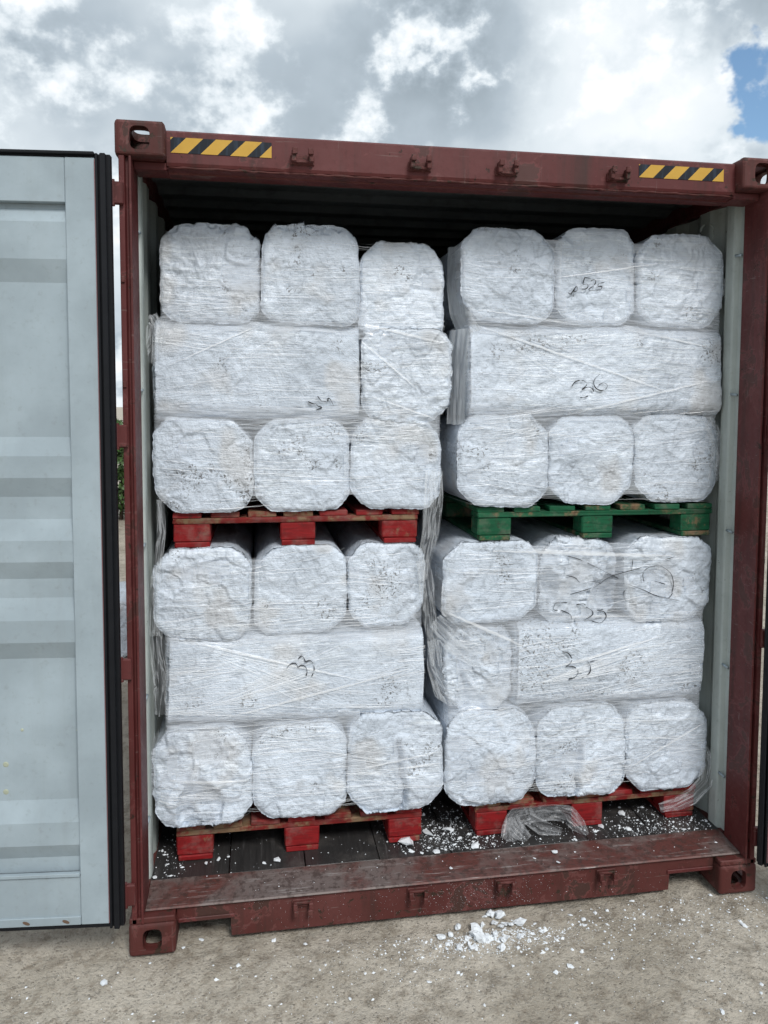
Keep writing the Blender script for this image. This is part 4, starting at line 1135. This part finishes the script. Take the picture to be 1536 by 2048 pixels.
for si, (k, (label, (x0, x1, z0, z1), fans, skip)) in enumerate(STACKS.items()):
    root = empty('stretch_film', label, 'stretch film', ((x0+x1)/2, 0.26, z0), 'stretch film round the stacks')
    FILMS[k] = root
    inv = Vector(root.location)
    def fbuild(name, mb, m_, kind=None, smooth=True):
        o = mb.build(name, m_, None, smooth, loc=None, fix=False)
        o.parent = root; o.location = -inv
        if kind: o['kind'] = kind
        return o
    vs_, fs = strands(k, 850, x0, x1, z0, z1, 100+si, fans, BANDS[k])
    mb = MB(); mb.add(vs_, fs); fbuild('film_crease', mb, STRAND, 'stuff', False)
    vs_, fs = membrane(k, x0-0.03, x1+0.02, z0, z1, 200+si, skip)
    if fs: mb = MB(); mb.add(vs_, fs); fbuild('film_bridge', mb, FILM_BRIDGE, 'stuff')
    # handwriting in black marker on the film
    for (wa, wb, what) in NUMBERS[k]:
     mb = MB()
     for s_ in WRITING[k][wa:wb]:
         p2 = []
         P = [Vector((a, 0, b)) for a, b in s_]
         for i in range(len(P)-1):      # Catmull-Rom through the stroke points
             a, b, c, d_ = P[max(i-1, 0)], P[i], P[i+1], P[min(i+2, len(P)-1)]
             for j in range(7):
                 t_ = j/7
                 p2.append(0.5*((2*b)+(c-a)*t_+(2*a-5*b+4*c-d_)*t_*t_+(3*b-a-3*c+d_)*t_**3))
         p2.append(P[-1])
         xs = np.array([p.x for p in p2]); zs = np.array([p.z for p in p2])
         yy = np.minimum(samp(CLOSED[k], xs, zs), samp(DEPTH[k], xs, zs))
         yy = np.array([yy[max(0, i-3):i+4].min() for i in range(len(yy))])
         yy = np.convolve(np.pad(yy, 3, 'edge'), np.ones(7)/7, 'valid')-0.0065
         rr = (0.0022 if len(s_) > 2 else 0.0018) if wa < 10 else 0.0016
         run = []
         rk = random.Random(int(xs[0]*9999))
         for i in range(len(xs)+1):
             if i == len(xs) or (len(run) > 5 and rk.random() < 0.03):
                 if len(run) > 2: mb.tube([(xs[j], yy[j], zs[j]) for j in run], [rr*(0.75+0.35*math.sin(9.0*j/len(xs)+xs[0]*40))*(0.4 if j in (run[0], run[-1]) else 1) for j in run], 5)
                 run = []
             else: run.append(i)
     fbuild('marker_writing', mb, INK)['label'] = what
    # loose, crumpled ends
    if k == 'UL':
        mb = MB(); crumple(mb, [(1.150, 0.236, 1.70), (1.140, 0.222, 1.56), (1.128, 0.215, 1.44), (1.110, 0.228, 1.33), (1.108, 0.236, 1.26)], [0.075, 0.085, 0.070, 0.050, 0.03], 5, 0.016)
        fbuild('hanging_film', mb, FILM)
        mb = MB(); crumple(mb, [(0.080, 0.250, 2.29), (0.098, 0.238, 2.25), (0.092, 0.235, 2.17), (0.085, 0.25, 2.10)], [0.02, 0.06, 0.05, 0.03], 6, 0.02)
        fbuild('film_tuft', mb, FILM)
    if k == 'UR':
        mb = MB(); crumple(mb, [(2.330, 0.262, 1.91), (2.372, 0.250, 1.82), (2.376, 0.250, 1.74), (2.352, 0.262, 1.62)], [0.04, 0.07, 0.075, 0.03], 7, 0.026)
        fbuild('loose_film', mb, FILM)
        mb = MB()
        crumple(mb, [(1.262, 0.36, 2.60), (1.252, 0.33, 2.45), (1.258, 0.30, 2.32), (1.29, 0.30, 2.25)], [0.10, 0.11, 0.10, 0.12], 9, 0.008, wdir=Vector((-0.75, 1, 0)))
        crumple(mb, [(1.262, 0.30, 2.26), (1.250, 0.31, 2.12), (1.248, 0.31, 1.98), (1.245, 0.30, 1.88)], [0.12, 0.11, 0.10, 0.10], 10, 0.010, wdir=Vector((-0.75, 1, 0)))
        fbuild('film_side_sheet', mb, FILM_SIDE)
    if k == 'LL':
        mb = MB()
        crumple(mb, [(0.100, 0.245, 1.60), (0.104, 0.240, 1.48), (0.088, 0.236, 1.36), (0.072, 0.240, 1.24), (0.070, 0.25, 1.08)], [0.030, 0.035, 0.030, 0.035, 0.05], 11, 0.010)
        fbuild('hanging_film', mb, FILM)
        mb = MB()
        crumple(mb, [(0.085, 0.262, 1.09), (0.098, 0.262, 0.98), (0.108, 0.262, 0.88), (0.100, 0.262, 0.76)], [0.07, 0.09, 0.08, 0.07], 12, 0.030)
        fbuild('torn_film', mb, FILM)
        mb = MB()
        crumple(mb, [(1.108, 0.255, 1.34), (1.125, 0.246, 1.22), (1.138, 0.245, 1.12), (1.152, 0.255, 1.02), (1.168, 0.27, 0.90)], [0.05, 0.065, 0.06, 0.045, 0.02], 13, 0.020)
        fbuild('film_tail', mb, FILM)
    if k == 'LR':
        mb = MB()
        crumple(mb, [(2.352, 0.262, 0.50), (2.372, 0.246, 0.42), (2.352, 0.236, 0.345), (2.290, 0.232, 0.292), (2.215, 0.235, 0.262), (2.150, 0.25, 0.242)], [0.03, 0.065, 0.075, 0.075, 0.06, 0.035], 14, 0.010)
        fbuild('film_tail', mb, FILM)
        mb = MB()
        crumple(mb, [(1.175, 0.275, 1.10), (1.26, 0.262, 1.02), (1.36, 0.255, 0.95), (1.47, 0.262, 0.90)], [0.10, 0.16, 0.14, 0.06], 15, 0.018)
        crumple(mb, [(1.165, 0.30, 1.00), (1.18, 0.285, 0.90), (1.22, 0.27, 0.80), (1.26, 0.275, 0.74)], [0.06, 0.10, 0.12, 0.06], 16, 0.020)
        fbuild('draped_film', mb, FILM)
# crumpled film lying on the container floor
mb = MB()
crumple(mb, [(1.462, 0.215, 0.180), (1.486, 0.240, 0.205), (1.512, 0.262, 0.245), (1.58, 0.268, 0.252), (1.67, 0.268, 0.250), (1.745, 0.258, 0.238), (1.775, 0.235, 0.205), (1.800, 0.205, 0.178)], [0.05, 0.09, 0.085, 0.070, 0.070, 0.075, 0.06, 0.02], 21, 0.018, 16)
crumple(mb, [(1.490, 0.262, 0.250), (1.505, 0.240, 0.21), (1.540, 0.205, 0.178)], [0.06, 0.065, 0.05], 22, 0.016, 12)
crumple(mb, [(1.56, 0.262, 0.235), (1.62, 0.240, 0.20), (1.70, 0.225, 0.185)], [0.05, 0.07, 0.04], 23, 0.016, 12)
mb.v = [(x, y, max(z, 0.1705)) for x, y, z in mb.v]
o = mb.build('plastic_film_scrap', FILM_DUSTY, None, True, loc=(1.62, 0.27, 0.17), fix=False)
tag(o, 'crumpled grey film scrap lying against the lower right red pallet', 'plastic film')

# ------------------------------------------------------------------ loose foam pieces
def flake_mesh(seed, flat, jag):
    bm = bmesh.new(); bmesh.ops.create_icosphere(bm, subdivisions=1 if flat < 0.5 else 2, radius=0.5)
    P = np.array([v.co[:] for v in bm.verts])
    r = 1+0.75*fbm(P+seed*3.3, 2.4, 3, seed, 0.6)+jag*(worley(P+seed, 2.2, seed)[2]-0.5)
    P = P*r[:, None]*np.array([1.0, 0.78, flat])
    P[:, 2] -= P[:, 2].min()
    for v, p in zip(bm.verts, P): v.co = p
    me = bpy.data.meshes.new('foam_flake'); bm.to_mesh(me); bm.free()
    me.materials.append(CHUNK)
    return me
FLAT = [flake_mesh(s_, 0.30, 0.9) for s_ in range(6)]
FAT = [flake_mesh(20+s_, 0.52, 0.9) for s_ in range(5)]
rng = random.Random(77)
def flake(x, y, z, size, meshes, label, group, tilt=0.2):
    o = link('foam_flake', rng.choice(meshes), None, (x, y, z))
    s_ = size*1.5
    o.scale = (s_*rng.uniform(0.85, 1.25), s_*rng.uniform(0.85, 1.15), s_*rng.uniform(0.7, 1.1))
    o.rotation_euler = (rng.uniform(-tilt, tilt), rng.uniform(-tilt, tilt), rng.uniform(0, 6.28))
    return tag(o, label, 'foam flake', group)
def gz(x, y): return float(ground_h(np.array([[x, y]]))[0])
def ground_label(x, y):
    if x < 0.1: return 'small white foam flake on the dirt left of the bottom left corner casting'
    if x < 0.36: return 'small white foam flake on the dirt at the left fork pocket'
    if x < 0.95: return 'small white foam flake on the dirt before the left half of the sill'
    if x < 1.75 and y > -0.3: return 'small white foam flake on the dirt close to the spill, right of it'
    if x < 2.05: return 'small white foam flake on the open dirt before the right half of the sill'
    return 'small white foam flake on the dirt near the right edge of the picture'
def floor_label(x, y):
    if x < 0.36: return 'white foam flake on the container floor in the left corner'
    if x < 0.8: return 'white foam flake on the container floor before the lower left pallet'
    if x < 1.34: return 'white foam flake on the container floor between the two lower pallets'
    return 'white foam flake on the container floor before the lower right pallet'
special = {5: 'white foam flake alone on the dirt midway in front of the sill\'s right half', 23: 'larger white foam flake on the dirt in front of the bottom left corner casting',
           10: 'white foam flake on the dirt under the bottom right corner casting', 17: 'white foam flake at the bottom edge of the picture, right of centre',
           14: 'white foam flake near the bottom right corner of the picture'}
for i, (x, y, s_) in enumerate(GROUND_FLAKES):
    flake(x, y, gz(x, y)-0.001, s_, FLAT, special.get(i, ground_label(x, y)), 'foam flakes on the dirt')
PILE_NAMES = {3: 'long foam lump at the right end of the spill below the sill', 7: 'upper of the two biggest foam lumps in the spill', 8: 'lower of the two biggest foam lumps in the spill', 10: 'foam lump at the left end of the spill below the sill', 1: 'topmost foam lump of the spill, touching the sill'}
for i, (x, y, s_) in enumerate(PILE_CHUNKS):
    big = s_ > 0.026
    flake(x, y, gz(x, y)+rng.uniform(-.002, .006), s_*1.1, FAT, 'larger white foam lump in the spill below the sill' if big else 'small white foam lump in the spill below the sill', 'foam lumps in the spill below the sill', 0.5) if i not in PILE_NAMES else flake(x, y, gz(x, y), s_*1.25, FAT, PILE_NAMES[i], 'foam lumps in the spill below the sill', 0.4)
for i, (x, y, s_) in enumerate(FLOOR_FLAKES):
    flake(x, max(y, 0.20), 0.1655, s_*1.3, FLAT, 'biggest ragged foam flake, at the foot of the lower left pallet\'s right block' if i == 0 else floor_label(x, y), 'foam flakes on the container floor')
for i, (x, y, s_) in enumerate(SILL_FLAKES):
    yy = min(max(y, 0.06), 0.17)
    flake(x, yy, 0.1525+(yy-0.075)*0.115, s_, FLAT, ['white foam flake lying on the threshold plate left of its middle', 'tallest white foam flake on the threshold plate, right of its middle', 'ragged white foam flake just below the tallest one on the threshold plate', 'tiny white foam flake farthest right on the threshold plate', 'tiny white foam flake near the middle of the threshold plate'][i], 'foam flakes on the threshold')

for q_ in range(16):
    x, y = rng.gauss(1.30, 0.085), -0.075-abs(rng.gauss(0, 0.045))
    flake(x, y, gz(x, y)-0.001, rng.uniform(0.009, 0.018), FAT, 'small white foam lump in the spill below the sill', 'foam lumps in the spill below the sill', 0.5)

def scatter(name, label, pts, sizes, seed, m_, cat, base=0, squash=0.5):
    """uncountable crumbs as one mesh of small irregular lumps"""
    r = np.random.RandomState(seed); n = len(pts)
    ico = np.array([(1, 0, 0), (-1, 0, 0), (0, 1, 0), (0, -1, 0), (0, 0, 1), (0, 0, -1)], float)
    tri = np.array([(0, 2, 4), (2, 1, 4), (1, 3, 4), (3, 0, 4), (2, 0, 5), (1, 2, 5), (3, 1, 5), (0, 3, 5)])
    a = r.uniform(0, 6.283, n); sc = np.stack([r.uniform(0.6, 1.4, n), r.uniform(0.5, 1.1, n), r.uniform(0.4, 1.0, n)*squash*2], 1)*sizes[:, None]*0.5
    V = ico[None]*(1+r.uniform(-0.35, 0.35, (n, 6, 1)))*sc[:, None, :]
    c, s_ = np.cos(a)[:, None], np.sin(a)[:, None]
    X_ = V[..., 0]*c-V[..., 1]*s_; Y_ = V[..., 0]*s_+V[..., 1]*c
    V = np.stack([X_, Y_, V[..., 2]], 2)+np.asarray(pts)[:, None, :]
    F = (tri[None]+(np.arange(n)*6)[:, None, None]).reshape(-1, 3)
    o = link(name, np_mesh(name, V.reshape(-1, 3), F, m_, False))
    return tag(o, label, cat, kind='stuff')
R = np.random.RandomState(5)
def on_ground(x, y, dz=0.0): return np.stack([x, y, ground_h(np.stack([x, y], 1))+dz], 1)
# crumbs on the dirt: a spill under the sill, thinner drift elsewhere
n = 1300
px = np.concatenate([R.normal(1.32, 0.15, n), R.normal(1.25, 0.34, 700), R.uniform(-0.5, 2.9, 1500), R.normal(2.1, 0.28, 700)])
py = np.concatenate([-0.055-np.abs(R.normal(0, 0.055, n)), -0.03-np.abs(R.normal(0, 0.14, 700)), R.uniform(-1.0, -0.0, 1500), -np.abs(R.normal(0.05, 0.16, 700))+0.03])
sz = np.clip(R.lognormal(-5.8, 0.70, len(px)), 0.0014, 0.020)
scatter('foam_crumbs', 'fine white foam crumbs strewn over the dirt before the container', on_ground(px, py, 0.001), sz, 6, CHUNK, 'crumbs')
# crumbs on the floor and threshold
fx = np.concatenate([R.normal(1.24, 0.12, 1300), R.uniform(0.08, 2.36, 350), R.normal(2.15, 0.16, 900), R.normal(1.72, 0.16, 260), R.normal(0.12, 0.04, 160)])
fy = np.concatenate([0.20+np.abs(R.normal(0, 0.17, 1300)), R.uniform(0.07, 0.6, 350), 0.19+np.abs(R.normal(0, 0.13, 900)), R.uniform(0.19, 0.42, 260), R.uniform(0.19, 0.5, 160)])
ok = (fx > 0.06) & (fx < 2.37); fx, fy = fx[ok], fy[ok]
fz = np.where(fy < 0.187, 0.1525+(fy-0.075)*0.115+0.001, 0.1668)
sz = np.clip(R.lognormal(-5.9, 0.75, len(fx)), 0.0012, 0.018)
scatter('foam_crumbs', 'fine white foam crumbs strewn over the dark container floor', np.stack([fx, fy, fz], 1), sz, 7, CHUNK, 'crumbs')
# dust of crumbs clinging to the sill face, caught on its rough paint
n = 420
sx_ = np.clip(np.concatenate([R.normal(1.30, 0.14, n), R.uniform(0.37, 2.07, 260)]), 0.37, 2.07)
szv = R.uniform(0.02, 0.135, len(sx_))
scatter('foam_dust', 'white foam dust clinging to the red sill face', np.stack([sx_, np.full(len(sx_), 0.0492), szv], 1), np.clip(R.lognormal(-6.5, 0.4, len(sx_)), 0.0010, 0.004), 8, CHUNK, 'dust')
# gravel
n = 16000
px = R.uniform(-0.8, 3.0, n); py = np.where(R.rand(n) < 0.85, R.uniform(-0.80, 0.12, n), R.uniform(-1.6, 2.5, n))
keep = fbm(np.stack([px, py, px*0], 1), 2.4, 3, 8)+R.uniform(-0.5, 0.5, n) > -0.12
px, py = px[keep], py[keep]; n = len(px)
sz = np.clip(R.lognormal(-5.55, 0.50, n), 0.002, 0.017)
scatter('gravel', 'small grey-brown stones in the dirt before the container', on_ground(px, py, -0.0005), sz, 9, PEBBLE, 'gravel', squash=0.42)

# ------------------------------------------------------------------ what shows past the left side of the container
o = bale('Z', None, (-1.00, -0.50, -0.02, 0.42), 3.45, 'y', 'white foam bale standing on the ground behind the left door', FOAM, 61, depth=0.8, front=False)
def hedge(x0, x1, y0, h, seed):
    root = empty('hedge', 'dense green hedge far behind the container, seen past the left door', 'hedge', ((x0+x1)/2, y0, 0))
    r = np.random.RandomState(seed); n = 15000
    q = np.stack([r.uniform(x0, x1, n), r.uniform(-0.7, 0.7, n), r.uniform(0.02, 1.0, n)], 1)
    top = h*(0.86+0.22*fbm(q*np.array([1, 0, 0])+3.0, 0.9, 4, seed))
    wdt = 0.75*np.sqrt(np.clip(1-(q[:, 2]-0.45)**2*1.6, 0.1, 1))*(0.8+0.4*fbm(q, 1.3, 3, seed+2))
    c = np.stack([q[:, 0], y0+q[:, 1]*wdt*1.3, q[:, 2]*top], 1)
    keep = fbm(c, 2.2, 3, seed+4) > -0.28
    c = c[keep]; n = len(c)
    s_ = r.uniform(0.035, 0.085, n)
    a = r.normal(size=(n, 3)); a /= np.linalg.norm(a, axis=1)[:, None]
    b = np.cross(a, r.normal(size=(n, 3))); b /= np.linalg.norm(b, axis=1)[:, None]
    V = np.stack([c-a*s_[:, None], c+b*s_[:, None]*0.45, c+a*s_[:, None], c-b*s_[:, None]*0.45], 1)-np.array([(x0+x1)/2, y0, 0])
    link('foliage', np_mesh('foliage', V.reshape(-1, 3), np.arange(n*4).reshape(-1, 4), LEAF, False), root)
    for k in range(9):
        x = x0+(x1-x0)*(k+0.5)/9-(x0+x1)/2
        mb = MB(); mb.tube([(x, 0, -0.05), (x+0.03, 0.02, h*0.4), (x-0.02, 0.03, h*0.8)], [0.035, 0.028, 0.012], 7); mb.build('stem', BARK, root, True)
hedge(-5.2, -0.6, 11.2, 2.0, 3)
